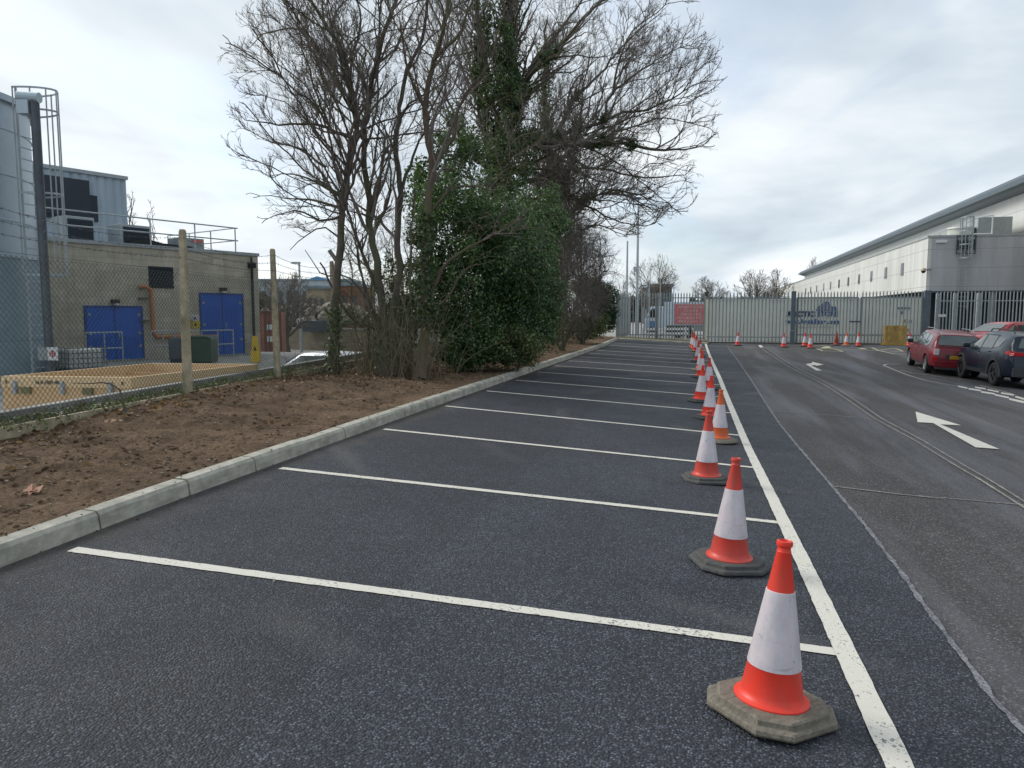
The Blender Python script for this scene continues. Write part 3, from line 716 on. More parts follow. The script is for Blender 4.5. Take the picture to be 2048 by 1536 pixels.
MB().prism([(.25, h1*.62), (.95, h1*.62), (.95, h1*.92), (.55, h1*.92)], -.012, .0, 1).build('side_window', M['black_glass'], t)
MB().b2((.3, -.015, h1*.28), (L_*.8, -.003, h1*.5)).build('blue_panel', simple('blue_vehicle_panel', (.04, .16, .42), .4), t)
for x in (.5, L_+.6):
    w = MB(); n = 20; vs = []
    for yy in (-.03, .2): vs += [(x+.33*math.cos(2*math.pi*j/n), yy, .33+.33*math.sin(2*math.pi*j/n)) for j in range(n)]
    w.add(vs, [tuple(range(n)), tuple(reversed(range(n, 2*n)))]+[(j, (j+1) % n, n+(j+1) % n, n+j) for j in range(n)]); w.build('wheel', M['rubber'], t)
# low white barrier and slab behind the fence
t = thing('concrete_barrier', 'low white painted barrier rail behind the palisade fence, left of the trailer', 'barrier', (atY(1284, 660, FEN_Y+4).x, FEN_Y+4, .16), rz=.5)
MB().b2((0, 0, .25), (3.2, .06, .42)).build('rail', M['white_paint'], t); MB().b2((0, 0, .55), (3.2, .06, .70)).build('rail', M['white_paint'], t)
for x in (.1, 1.6, 3.1): MB().b2((x-.05, .06, 0), (x+.05, .14, .75)).build('post', M['white_paint'], t)
# yellow crate in front of the fence
YB = 42.15
M['yellow_wood'] = simple('yellow_painted_boards', (.50, .33, .10), .7, var=.3, scale=4, dirt=(5., (.16, .10, .04), .5, .7))
M['yellow_steel'] = simple('yellow_pallet_paint', (.48, .30, .03), .6, var=.25, scale=5)
ya, yb = atY(1770, 660, YB).x, atY(1813, 660, YB).x; yt = atY(1790, 651, YB).z; yg = float(H(ya, YB))
t = thing('yellow_crate', 'ochre yellow boarded crate standing against the fence by the warehouse corner', 'crate', (ya, YB, yg))
w_ = yb-ya; h_ = yt-yg; mb = MB()
for i in range(9): mb.b2((w_*i/9+.006, .0+.004*(i % 2), .12), (w_*(i+1)/9-.006, .03, h_))
mb.b2((.02, .03, .12), (w_-.02, .42, h_-.02)); mb.build('board_side', M['yellow_wood'], t)
MB().b2((-.10, -.10, 0), (w_+.06, .40, .09)).build('pallet_base', M['yellow_steel'], t, bevel=.01)
for x in (.0, w_*.5, w_-.05): MB().b2((x, -.025, .1), (x+.045, -.004, h_+.02)).build('batten', M['yellow_wood'], t)
MB().b2((cb-ca-1.35, -.032, Hc-.62), (cb-ca-.65, -.026, Hc-.52)).build('container_number', M['letter_grey'], bpy.data.objects['refrigerated_container'])
for dx, z, m_ in ((-1.15, Hc-.9, 'letter_grey'), (-.95, Hc-1.35, 'yellow_wood'), (-.7, Hc-1.38, 'letter_grey'), (-.82, Hc-1.85, 'yellow_wood')):
    MB().b2((cb-ca+dx, -.032, z), (cb-ca+dx+.13, -.026, z+.16)).build('warning_label', M[m_], bpy.data.objects['refrigerated_container'])

# ------------------------------------------------------------------ warehouse on the right
def panelmat(name, c, seam_v, streak, amt, ph, pv, zoff=0.):
    m = Mt(name); p = m.pos(True); sx = m.n('ShaderNodeSeparateXYZ'); m.l(p, sx.inputs[0])
    hx = m.math('ADD', sx.outputs[0], sx.outputs[1])
    def seam(v, period, w):
        a = m.math('FRACT', m.math('DIVIDE', v, period)); return m.math('LESS_THAN', a, w/period)
    s1 = seam(m.math('ADD', sx.outputs[2], zoff), pv, .022); s2 = seam(hx, ph, .018)
    q = m.mapping(p, (1.1, 1.1, .10)); n = m.noise(q, 1.6, 8, .7); big = m.noise(p, .35, 4, .6)
    k = m.ramp(m.math('ADD', m.math('MULTIPLY', n, .65), m.math('MULTIPLY', big, .35)), [(.38, 0.), (.66, amt)])
    c2 = m.mix(k, c, streak); pr = m.ramp(m.noise(m.mapping(p, (14, 14, .0)), 1., 2), [(.4, .97), (.6, 1.02)]); c2 = m.mix(1., c2, pr, 'MULTIPLY')
    c3 = m.mix(s1, c2, tuple(x*.42 for x in seam_v)); c3 = m.mix(s2, c3, tuple(x*.7 for x in c))
    m.col(c3).rough(.5); return m.m
WA = -math.radians(.85); wz0 = .1
WF = Frame((13.9, 49.7, 0), WA)
w = thing('warehouse', 'large off white clad warehouse with dark grey eave and projecting lower block', 'warehouse', (13.9, 49.7, 0), rz=WA)
M['clad'] = panelmat('low_block_cladding', (.68, .69, .65), (.5, .5, .5), (.40, .41, .37), .8, 3.6, 1.12, -.02)
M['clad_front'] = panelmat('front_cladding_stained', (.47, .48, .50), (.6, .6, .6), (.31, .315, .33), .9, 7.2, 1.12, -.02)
M['clad_up'] = panelmat('upper_cladding', (.70, .71, .68), (.5, .5, .5), (.54, .55, .52), .5, 3.6, 1.35)
_, zb = WF.hit(1870, 582); _, zt = WF.hit(1866, 471); far = 105.
MB().b2((0, 0, zb), (.2, far, zt-.12)).build('side_wall', M['clad'], w)
MB().b2((-.003+.2, -.0, zb), (12, .2, zt-.12)).build('front_wall', M['clad_front'], w)
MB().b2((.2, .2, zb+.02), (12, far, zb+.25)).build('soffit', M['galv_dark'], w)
pr = MB(); pr.b2((-.06, -.06, zt-.12), (12, .30, zt)); pr.b2((-.06, .30, zt-.12), (.3, far, zt)); pr.build('parapet_trim', simple('light_grey_trim', (.33, .35, .35), .5), w)
MB().b2((.3, .3, zt-.4), (6.2, far, zt-.25)).build('low_roof', M['galv_dull'], w)
MB().b2((-.02, -.03, zb-.10), (12, .10, zb-.003)).build('drip_trim', M['galv_dark'], w)
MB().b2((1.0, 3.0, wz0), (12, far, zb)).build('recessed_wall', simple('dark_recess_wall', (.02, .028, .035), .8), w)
for x, y in ((.15, .15), (3.7, .3), (7.3, .3), (10.8, .3)): MB().b2((x-.12, y-.1, wz0), (x+.12, y+.14, zb)).build('column', M['galv_dull'], w)
ux = (Vector(at(2048, 345, 44.8))-WF.o).dot(WF.x); ex, ez = 0, 0
Yf = WF.hitx(1605, 536, ux)[0]; zu = WF.hitx(2048, 347, ux-.3)[1]; zl = WF.hitx(1900, 434, ux)[1]
MB().b2((ux+.5, -30, zt-.4), (ux+40, Yf, zu-.8)).build('upper_wall', M['clad_up'], w)
ev = MB(); ev.prism([(ux-.55, zu-.42), (ux-.35, zu-.06), (ux+.5, zu+.06), (ux+40, zu+1.2), (ux+40, zu-.85), (ux+.5, zu-.85), (ux-.2, zu-.66)], -30.3, Yf+.8, 1)
ev.build('eave', [simple('dark_grey_eave', (.085, .115, .14), .4, .2, var=.08)], w)
MB().prism([(ux-.6, zu-.62), (ux-.66, zu-.36), (ux-.56, zu-.34), (ux-.48, zu-.60)], -30.3, Yf+.8, 1).build('gutter', simple('mid_grey_gutter', (.15, .19, .225), .35, .3), w)
for u in (1805.6, 1772.4, 1743.5, 1718.9, 1697.5, 1678.8, 1661.6, 1647.7, 1634, 1622, 1612):
    k = (1403-u); v0 = 630-(630-526)*(u-1403)/(1805.6-1403); v1 = 630-(630-551)*(u-1403)/(1805.6-1403)
    yy, z1 = WF.hitx(u, v0, 0); _, z0 = WF.hitx(u, v1, 0)
    a = MB().b2((-.035, yy-.36, z0), (-.002, yy+.36, z1)).build('window', simple('window_frame_grey', (.22, .25, .27), .5) if 'wf' not in M else M['wf'], w)
    M['wf'] = a.data.materials[0]; MB().b2((-.045, yy-.29, z0+.07), (-.036, yy+.29, z1-.07)).build('pane', M['black_glass'], a)
for u, v in ((1873, 481),):
    x, z = WF.hit(u, v); MB().b2((x-.05, -.14, z-.14), (x+.55, -.01, z+.02)).build('floodlight', M['white_paint'], w)
for i in range(9):                                    # access rail hoops seen along the parapet
    yy = 1.6+i*2.4; MB().b2((.35, yy, zt-.02), (.41, yy+1.3, zt+.10)).build('parapet_clamp', M['galv_dark'], w)
# cctv dome
x, z = WF.hit(1857, 541); t = thing('security_camera', 'beige dome security camera on a bracket at the warehouse corner', 'camera', (WF.o+WF.x*(x-.25)+WF.y*(-.1)+Vector((0, 0, z)))[:], rz=WA)
mb = MB(); mb.lathe([(0, .16), (.10, .15), (.15, .08), (.16, 0), (.15, -.02), (0, -.02)], 20, (-.12, -.25, -.02)); mb.build('housing', simple('beige_housing', (.50, .40, .28), .5), t, smooth=True)
MB().lathe([(.13, -.02), (.11, -.10), (.06, -.15), (0, -.165)], 20, (-.12, -.25, -.02)).build('dome', M['black_glass'], t, smooth=True)
MB().b2((-.1, -.20, .0), (.34, -.03, .06)).build('bracket', M['galv_dark'], t)
# rooftop unit
x0_, z1_ = WF.hit(1957, 434, 1.5); x1_, _ = WF.hit(2026, 434, 1.5)
t = thing('rooftop_plant_box', 'grey boxed plant unit standing on the low warehouse roof', 'plant unit', (WF.o+WF.x*x0_+WF.y*1.5)[:2]+(zt-.02,) if False else tuple((WF.o+WF.x*x0_+WF.y*1.5)[:2])+(zt-.02,), rz=WA)
hh = z1_-zt; wd_ = x1_-x0_; MB().b2((0, 0, .08), (wd_, 9.0, hh)).build('casing', simple('plant_box_grey', (.30, .32, .31), .5, var=.12), t, bevel=.02)
MB().b2((.1, .1, -.05), (wd_-.1, 8.9, .08)).build('plinth', M['galv_dark'], t)
for i in range(5): MB().b2((-.02, .8+i*1.7, .25), (0, 2.0+i*1.7, hh-.2)).build('access_panel', simple('plant_panel_grey', (.36, .38, .36), .5), t)
t = thing('cylindrical_roof_unit', 'squat cream drum shaped unit behind the ladder head', 'roof unit', tuple((WF.o+WF.x*(WF.hit(1922, 455, 2.2)[0])+WF.y*2.2)[:2])+(zt-.3,), rz=WA)
MB().lathe([(0, .98), (.75, .95), (.80, .86), (.74, .84), (.74, 0), (0, 0)], 32).build('drum', simple('cream_drum', (.55, .56, .50), .5), t, smooth=True)
# caged ladder on the warehouse front
def caged_ladder(name, label, loc, rz, zlo, zhi, cage_lo, mat, width=.46, depth=.75, hoops=None, side=1):
    t = thing(name, label, 'ladder', loc, rz=rz); 
    for s_ in (-1, 1): MB().b2((s_*width/2-.02, -.17, zlo), (s_*width/2+.02, -.13, zhi+1.0)).build('stile', mat, t)
    z = zlo+.2
    while z < zhi: MB().tube([(-width/2, -.15, z), (width/2, -.15, z)], .013, 6).build('rung', mat, t); z += .28
    cg = MB(); zs = list(np.arange(cage_lo, zhi+1.0, hoops or .9))+[zhi+.98]
    for z in zs:
        pts = [(width/2*math.cos(a)*1.35, -.15-depth*math.sin(a), z) for a in np.linspace(0, math.pi, 13)]
        for a, b in zip(pts[:-1], pts[1:]):
            cg.add([(a[0], a[1], z-.025), (b[0], b[1], z-.025), (b[0], b[1], z+.025), (a[0], a[1], z+.025)], [(0, 1, 2, 3)])
    for a in np.linspace(0, math.pi, 7):
        x, y = width/2*math.cos(a)*1.35, -.15-depth*math.sin(a); cg.b2((x-.02, y-.006, cage_lo), (x+.02, y+.006, zhi+1.0))
    cg.build('safety_cage', mat, t); return t
lx, lz = WF.hit(1928, 540, -.1)
caged_ladder('caged_ladder', 'grey ladder with a short hooped cage at the top of the warehouse front wall', tuple((WF.o+WF.x*lx)[:2])+(0,), WA, 2.0, zt, zt-1.4, M['galv'], .50, .55, .8)
t = thing('roof_access_frame', 'dark framed grille box on the ladder head of the warehouse', 'access gate', tuple((WF.o+WF.x*(lx-.5)+WF.y*(-.12))[:2])+(zt-1.15,), rz=WA)
mb = MB()
for x in (0, .5, 1.0): mb.b2((x, -.06, 0), (x+.05, -.01, 1.1))
for z in (0, .35, .7, 1.05): mb.b2((0, -.06, z), (1.05, -.01, z+.05))
mb.build('frame', M['galv_dark'], t); MB().b2((.02, -.008, .25), (1.03, .0, .85)).build('grille', M['blackpl'], t)
t = thing('guard_rail', 'white tubular guard rail beside the plant box on the low roof', 'rail', tuple((WF.o+WF.x*(lx+.45)+WF.y*.3)[:2])+(zt,), rz=WA)
mb = MB()
for a, b in (((0, 0, .05), (1.05, 0, .05)), ((1.05, 0, 0), (1.05, 0, 1.15)), ((1.05, 0, 1.15), (.2, 0, 1.0)), ((.2, 0, 1.0), (-.4, 0, .75))): mb.tube([a, b], .04, 8)
mb.build('tube', M['white_paint'], t)

# ------------------------------------------------------------------ blockwork utility building on the left
BA = math.atan2(.928, .374); BF = Frame((-17.48, 27.35, 0), BA); yg0 = .05
def blocks(name, c1, c2, mort):
    m = Mt(name); p = m.pos(True); sx = m.n('ShaderNodeSeparateXYZ'); m.l(p, sx.inputs[0])
    cb_ = m.n('ShaderNodeCombineXYZ'); m.l(m.math('ADD', sx.outputs[0], sx.outputs[1]), cb_.inputs[0]); m.l(sx.outputs[2], cb_.inputs[1])
    b = m.n('ShaderNodeTexBrick'); b.inputs['Scale'].default_value = 1; b.inputs['Brick Width'].default_value = .45; b.inputs['Row Height'].default_value = .225
    b.inputs['Mortar Size'].default_value = .006; b.inputs['Bias'].default_value = 0; b.inputs['Color1'].default_value = (*c1, 1); b.inputs['Color2'].default_value = (*c2, 1); b.inputs['Mortar'].default_value = (*mort, 1)
    m.l(cb_.outputs[0], b.inputs[0]); n = m.noise(p, .9, 6, .65)
    c = m.mix(1., b.outputs[0], m.ramp(n, [(.3, .78), (.7, 1.15)]), 'MULTIPLY'); st = m.noise(m.mapping(p, (2.2, 2.2, .18)), 1.6, 7, .7); c = m.mix(m.ramp(st, [(.52, 0.), (.72, .45)]), c, tuple(x*.45 for x in c2)); m.col(c).rough(.9).bump(b.outputs[1], -.3, .01); return m.m
M['block'] = blocks('buff_blockwork', (.50, .46, .365), (.40, .365, .285), (.30, .28, .235))
M['blue'] = simple('blue_door_paint', (.012, .10, .46), .42, var=.12, scale=2)
M['blue_frame'] = simple('dark_blue_frame', (.008, .05, .22), .45); M['lou'] = simple('dark_louvre', (.016, .026, .04), .5)
b = thing('utility_building', 'buff blockwork building with blue steel doors and flat roof', 'building', (BF.o.x, BF.o.y, yg0), rz=BA)
_, zt = BF.hit(518, 510); zt -= yg0; LB = 16.
MB().b2((-LB, 0, 0), (0, 8, zt-.06)).build('wall', M['block'], b)
MB().b2((-LB, -.05, zt-.06), (.05, 8.05, zt+.06)).build('roof_edge', simple('pale_roof_trim', (.34, .37, .38), .5), b)
def door(u0, v0, u1, v1, lou):
    x0, z1 = BF.hit(u0, v0); x1, _ = BF.hit(u1, v0); z1 -= yg0; dr = MB().b2((x0, -.035, .02), (x1, -.003, z1)).build('door', M['blue'], b)
    xm = (x0+x1)/2; fr = MB(); fr.b2((x0-.07, -.05, .02), (x0-.002, -.003, z1+.07)); fr.b2((x1+.002, -.05, .02), (x1+.07, -.003, z1+.07)); fr.b2((x0, -.05, z1+.002), (x1, -.003, z1+.07)); fr.build('door_frame', M['blue_frame'], dr)
    for xh, s_ in ((x0+.03, 1), (x1-.03, -1)):
        for zh in (.25, .5, .85): MB().b2((xh, -.06, z1*zh), (xh+.10*s_, -.036, z1*zh+.09)).build('hinge', M['galv_dull'], dr)
    MB().b2((x0-.1, -.30, 0), (x1+.1, -.052, .06)).build('threshold', M['conc'], dr); MB().b2((xm-.012, -.045, .05), (xm+.012, -.036, z1-.03)).build('meeting_stile', M['lou'], dr)
    for a, c, z0, z2 in lou:
        lm = MB(); xa = x0+(x1-x0)*a; xb = x0+(x1-x0)*c; z = z1*z0
        while z < z1*z2: lm.b2((xa, -.055, z), (xb, -.037, z+.028)); z += .085
        lm.build('louvre', M['blue'], dr)
    MB().tube([(xm+.12, -.08, z1*.42), (xm+.12, -.08, z1*.55)], .015, 6).build('handle', M['galv'], dr)
    MB().box((xm, -.14, z1+.22), (.24, .20, .14)).build('wall_lamp', M['blackpl'], b, bevel=.02); MB().lathe([(0, -.04), (.09, -.03), (.10, .03), (0, .03)], 12, (xm+.03, -.16, z1+.12)).build('lamp_glass', M['white_paint'], b, smooth=True)
    return x0, x1, z1
d1 = door(171, 615, 280, 617, [(.10, .42, .12, .48), (.58, .92, .12, .48)])
d2 = door(401, 589, 482, 591, [(.12, .42, .12, .8), (.58, .88, .12, .8)])
x0, z1 = BF.hit(296, 532); x1, z0 = BF.hit(347, 577); lm = MB().b2((x0, -.03, z0-yg0), (x1, -.002, z1-yg0))
z = z0-yg0
while z < z1-yg0-.05: lm.box(((x0+x1)/2, -.045, z+.04), (x1-x0-.06, .035, .05), M=Matrix.Rotation(.5, 3, 'X')); z += .085
lm.build('louvre_window', M['lou'], b)
dx, dz = BF.hit(500, 530); dn = MB(); dn.tube([(dx, -.12, .1), (dx, -.12, zt-.55)], .055, 10); dn.b2((dx-.13, -.22, zt-.56), (dx+.13, -.03, zt-.34)); dn.tube([(dx, -.12, zt-.36), (dx, -.10, zt-.12)], .04, 8); dn.build('downpipe', M['blackpl'], b)
M['clay'] = simple('orange_drain_pipe', (.42, .17, .07), .55, var=.25, scale=6)
px_, pz = BF.hit(296, 574); pb = MB(); pb.tube([(px_-.35, -.05, pz-yg0), (px_-.12, -.16, pz-yg0), (px_, -.18, pz-.12-yg0), (px_+.02, -.18, 1.35), (px_+.04, -.18, .92), (px_+.14, -.18, .82), (px_+2.6, -.18, .78)], .075, 10); pb.build('drain_pipe', M['clay'], b, smooth=True)
for z in (1.4, 2.2): MB().b2((px_-.40, -.17, z), (px_-.1, -.03, z+.05)).build('pipe_bracket', M['galv_dark'], b)
for u, v, w_, h_, c in ((378, 639, .32, .28, 'white'), (389.5, 636, .36, .26, 'white'), (378, 649, .34, .28, 'pink'), (390, 648.5, .48, .26, 'yellow')):
    x, z = BF.hit(u, v); key = 'sign_'+c
    if key not in M: M[key] = simple('sign_'+c, {'white': (.5, .5, .5), 'pink': (.48, .26, .24), 'yellow': (.55, .42, .04)}[c], .5)
    s_ = MB().b2((x-w_/2, -.02, z-h_/2-yg0), (x+w_/2, -.003, z+h_/2-yg0)).build('warning_sign', M[key], b)
    MB().prism([(x-.07, z-.06-yg0), (x+.07, z-.06-yg0), (x, z+.08-yg0)], -.026, -.021, 1).build('symbol', M['lou'] if c != 'pink' else simple('sign_red', (.35, .03, .03), .5), s_)
# rail round the roof edge
t = thing('roof_guard_rail', 'galvanised two bar guard rail along the flat roof edge of the blockwork building', 'rail', (BF.o.x, BF.o.y, yg0+zt), rz=BA)
mb = MB(); xs = [-.9-1.75*i for i in range(8)]
for x in xs: mb.tube([(x, .18, .05), (x, .18, 1.02)], .026, 8)
for z in (.52, 1.02): mb.tube([(xs[-1]-.6, .18, z), (xs[0]+.12, .18, z)], .026, 8); mb.tube([(xs[0], .18, z), (xs[0], 5.2, z)], .026, 8)
for y in (1.9, 3.5, 5.2): mb.tube([(xs[0], y, .05), (xs[0], y, 1.02)], .026, 8)
mb.build('tube_rail', M['galv'], t)
# handrails in the yard before the doors
def handrail(label, x0, x1, y, h=1.05):
    p = BF.o+BF.x*x0+BF.y*y; t = thing('handrail', label, 'rail', (p.x, p.y, yg0), rz=BA, group='handrails in front of the blue doors'); L = x1-x0; mb = MB()
    n = 3
    for i in range(n): mb.tube([(L*i/(n-1), 0, 0), (L*i/(n-1), 0, h)], .024, 8)
    for z in (h, h*.5): mb.tube([(0, 0, z), (L, 0, z)], .024, 8)
    mb.build('tube', M['galv'], t)
xa, _ = BF.hit(172, 690, -1.3); xb, _ = BF.hit(245, 690, -1.3); handrail('galvanised handrail before the left pair of blue doors', xa, xb, -1.3)
xa, _ = BF.hit(404, 690, -1.3); xb, _ = BF.hit(467, 690, -1.3); handrail('galvanised handrail before the right louvred blue doors', xa, xb, -1.3)
xa, _ = BF.hit(303, 690, -1.); xb, _ = BF.hit(350, 690, -1.); handrail('galvanised handrail below the orange drain pipe', xa, xb, -1.)
# metal clad plant room and units on the roof
def corrm(name, c):
    m = Mt(name); p = m.pos(True); sx = m.n('ShaderNodeSeparateXYZ'); m.l(p, sx.inputs[0]); n = m.noise(m.mapping(p, (1, 1, .2)), 2, 5)
    m.col(m.ramp(n, [(.3, tuple(x*.85 for x in c)), (.7, tuple(x*1.1 for x in c))])).rough(.45); m.metal(.2); return m.m
M['clad_blue'] = corrm('blue_grey_profiled_sheet', (.38, .45, .51))
RY = 5.0; xr, zr1 = BF.hit(251, 353, RY); xl, zl1 = BF.hit(60, 322, RY)
t = thing('plant_room', 'blue grey profiled metal plant room rising behind the flat roof', 'building', tuple((BF.o+BF.x*xr+BF.y*RY)[:2])+(yg0,), rz=BA)
W_ = xr-xl+3; mb = MB(); corr(mb, -W_, 0, zt, zr1-.14-yg0, 0, .32, .05); mb.b2((-W_, .06, zt), (0, 5, zr1-.16-yg0)); mb.build('wall', M['clad_blue'], t)
MB().b2((-W_, -.08, zr1-.14-yg0), (.06, 5.1, zr1-yg0)).build('roof_trim', M['galv'], t)
xq, zq = BF.hit(176, 362, RY); xq2, zq2 = BF.hit(193, 392, RY); _, zq3 = BF.hit(176, 442, RY)
MB().b2((-W_, -.06, zq3-yg0), (xq2-xr, -.005, zq2-yg0)).build('louvre', M['lou'], t)
MB().b2((-W_, -.10, zq2-.9-yg0), (xq-xr, -.062, zq-yg0)).build('louvre', simple('blue_black_louvre', (.028, .036, .05), .4), t)
for u0, u1, v0, v1, y, nm, lab in ((240, 300, 447, 482, 1.6, 'ac_unit', 'dark finned condenser unit on the flat roof, behind the guard rail'), (362, 408, 474, 498, 1.8, 'roof_hatch_unit', 'pale grey box unit with a red notice near the right end of the flat roof'), (128, 188, 430, 476, 1.8, 'ac_unit', 'tall dark condenser unit below the black louvres of the plant room')):
    xa, za = BF.hit(u0, v0, y); xb, _ = BF.hit(u1, v0, y); t = thing(nm, lab, 'plant unit', tuple((BF.o+BF.x*xa+BF.y*y)[:2])+(yg0+zt,), rz=BA)
    w_ = xb-xa; h_ = za-zt-yg0
    MB().b2((0, 0, .05), (w_, 1.0, h_)).build('casing', M['galv_dull'] if nm != 'ac_unit' else M['galv'], t, bevel=.02)
    if nm == 'ac_unit':
        g2 = MB(); g2.b2((.1, -.02, .12), (w_-.06, -.003, h_-.1)); n = 10
        for i in range(n): g2.b2((.1, -.035, .14+(h_-.26)*i/n), (w_-.06, -.021, .16+(h_-.26)*i/n))
        g2.build('fin_grille', M['lou'], t)
    else: MB().b2((w_*.45, -.012, h_*.72), (w_*.9, -.003, h_*.9)).build('notice', simple('notice_red', (.5, .12, .1), .5), t)
t = thing('roof_tarpaulin', 'black covered low mound on the flat roof between the units', 'cover', tuple((BF.o+BF.x*BF.hit(325, 492, 1.4)[0]+BF.y*1.4)[:2])+(yg0+zt,), rz=BA)
mb = MB(); mb.prism([(-1.6, 0), (-1.2, .28), (-.6, .42), (0, .30), (1.2, .26), (1.7, 0)], 0, 1.2, 1); mb.build('cover', M['blackpl'], t)

# ------------------------------------------------------------------ storage tank, ladder and vent pipe
M['tank'] = simple('blue_grey_tank_steel', (.38, .455, .51), .42, .25, var=.10, scale=.8)
TD = 19.; tcx = at(0, 700, TD); pr_ = at(62, 650, TD); Rt = 3.0; tc_ = cw((64-1024)/F*TD-Rt*1.16, TD+.35, 0); rimz = at(47, 222, TD).z+.30
t = thing('storage_tank', 'tall blue grey steel storage tank at the left edge', 'tank', (tc_.x, tc_.y, yg0), rz=YAW)
zt_ = rimz-yg0; bz = at(47, 510, TD).z-yg0
MB().lathe([(Rt, 0), (Rt, zt_), (Rt+.12, zt_), (Rt+.12, zt_+.16), (Rt*.9, zt_+.30), (0, zt_+1.5)], 72).build('shell', M['tank'], t, smooth=True)
MB().lathe([(Rt+.10, bz-.08), (Rt+.14, bz-.06), (Rt+.14, bz+.02), (Rt+.02, bz+.05)], 72).build('stiffening_ring', M['tank'], t, smooth=True)
MB().lathe([(Rt+.11, 0), (Rt+.11, bz-.06)], 72).build('lower_jacket', simple('dark_tank_steel', (.22, .30, .35), .45, .15, var=.1), t, smooth=True)
for zr in np.arange(bz+.9, zt_-.3, 1.15): MB().lathe([(Rt+.001, zr-.03), (Rt+.018, zr-.018), (Rt+.018, zr+.018), (Rt+.001, zr+.03)], 72).build('shell_seam', M['tank'], t, smooth=True)
rv = MB(); z = bz+.1; a0 = -.55
while z < zt_-.1: rv.box(((Rt+.012)*math.cos(a0), (Rt+.012)*math.sin(a0), z), (.05, .05, .035), a0); z += .085
rv.build('bolt_strip', M['galv_dark'], t)
mb = MB(); a1 = -.72; fz_ = at(28, 265, TD).z-yg0; o_ = Vector((Rt*math.cos(a1), Rt*math.sin(a1), fz_)); d_ = Vector((math.cos(a1), math.sin(a1), 0)); mb.tube([o_, o_+d_*.3], .13, 16); mb.tube([o_+d_*.24, o_+d_*.32], .2, 16); mb.build('flanged_nozzle', M['galv'], t)
mb = MB(); q0 = at(12, 205, TD)-tc_; MB().b2((Rt-1.6, -1.2, zt_+.1), (Rt-.05, -.6, zt_+.72)).build('inspection_box', M['tank'], t)
vp = at(94, 620, TD-.6); t2 = thing('vent_pipe', 'dark grey vertical vent pipe beside the tank with a white notice low down', 'pipe', (vp.x, vp.y, yg0), rz=YAW)
pz_ = at(75, 200, TD-.6).z-yg0; mb = MB(); mb.tube([(0, 0, 0), (0, 0, pz_)], .102, 20); mb.build('pipe', simple('pipe_grey', (.085, .10, .115), .5, .3, var=.3, scale=1.5), t2, smooth=True)
mb = MB(); mb.b2((-.38, -.12, pz_-.34), (-.10, .12, pz_-.02)); mb.build('junction_box', M['tank'], t2); MB().tube([(-.40, 0, pz_+.09), (.12, 0, pz_+.05)], .125, 16).build('elbow', M['tank'], t2)
sz0 = at(112, 720, TD-.6).z-yg0; sz1 = at(112, 694, TD-.6).z-yg0
sg = MB().b2((.05, -.16, sz0), (.30, -.14, sz1)).build('notice', M['white_paint'], t2); MB().b2((-.2, -.15, sz0), (.05, -.135, sz1)).build('notice_backing', M['galv_dull'], t2)
rg = MB(); zc = (sz0+sz1)/2
for i in range(16):
    a, c = 2*math.pi*i/16, 2*math.pi*(i+1)/16
    rg.add([(.175+.085*math.cos(a), -.163, zc+.085*math.sin(a)), (.175+.085*math.cos(c), -.163, zc+.085*math.sin(c)), (.175+.058*math.cos(c), -.163, zc+.058*math.sin(c)), (.175+.058*math.cos(a), -.163, zc+.058*math.sin(a))], [(0, 1, 2, 3)])
rg.box((.175, -.1635, zc), (.03, .002, .15)); rg.box((.175, -.165, zc), (.15, .002, .03)); rg.build('prohibition_symbol', simple('notice_symbol_red', (.40, .06, .07), .5), sg)
lp = at(66, 620, TD+.25); zl_ = at(76, 182, TD+.3).z-1.02
caged_ladder('caged_ladder', 'tall galvanised caged ladder climbing the side of the storage tank', (lp.x, lp.y, 0), YAW+math.pi/2-.12, .1, zl_, 2.7, M['galv'], .62, .85, 2.05)

# ------------------------------------------------------------------ yard objects
M['tan'] = simple('tan_case_panel', (.60, .39, .20), .55, var=.12, scale=3, dirt=(3., (.36, .20, .09), .55, .5)); M['tan_edge'] = simple('tan_case_edge', (.70, .50, .28), .5, var=.08)
def zplane(u, v, z): d = ray(u, v); k = (z-CH)/d[2]; return Vector(CAMP+d*k)
CZ = .76; A, B, Cc, Dd = [zplane(*q, CZ) for q in ((4, 752), (262, 755), (515, 728), (300, 725))]
ax = (B-A); L1 = ax.length; ang = math.atan2(ax.y, ax.x); L2 = (Cc-B).length
t = thing('open_case', 'long open tan equipment case with latches, handles and black stencilled marks', 'case', (A.x, A.y, yg0), rz=ang)
h_ = CZ-yg0; sk = (Dd-A); sx_ = (Cc-B).dot(Vector((math.cos(ang), math.sin(ang), 0))); sy_ = (Cc-B).dot(Vector((-math.sin(ang), math.cos(ang), 0)))
def cp_(a, b_, z): return (a*L1+b_*sx_, b_*sy_, z)           # case footprint coordinates
def slab(mb, a0, a1, b0, b1, z0, z1):
    vs = [cp_(a0, b0, z0), cp_(a1, b0, z0), cp_(a1, b1, z0), cp_(a0, b1, z0), cp_(a0, b0, z1), cp_(a1, b0, z1), cp_(a1, b1, z1), cp_(a0, b1, z1)]
    mb.add(vs, [(3, 2, 1, 0), (4, 5, 6, 7), (0, 1, 5, 4), (1, 2, 6, 5), (2, 3, 7, 6), (3, 0, 4, 7)])
mb = MB(); e = .03
for r in ((0, 1, 0, e), (0, 1, 1-e, 1), (0, e, e, 1-e), (1-e, 1, e, 1-e)): slab(mb, *r, 0, h_-.16)
slab(mb, e, 1-e, e, 1-e, .02, .08)
for k in (.28, .52, .76): slab(mb, e, 1-e, k, k+.012, .08, h_-.12)
mb.build('body', M['tan'], t)
mb = MB()
for r in ((-.004, 1.004, -.004, e), (-.004, 1.004, 1-e, 1.004), (-.004, e, e, 1-e), (1-e, 1.004, e, 1-e)): slab(mb, *r, h_-.16, h_)
mb.build('rim', M['tan_edge'], t)
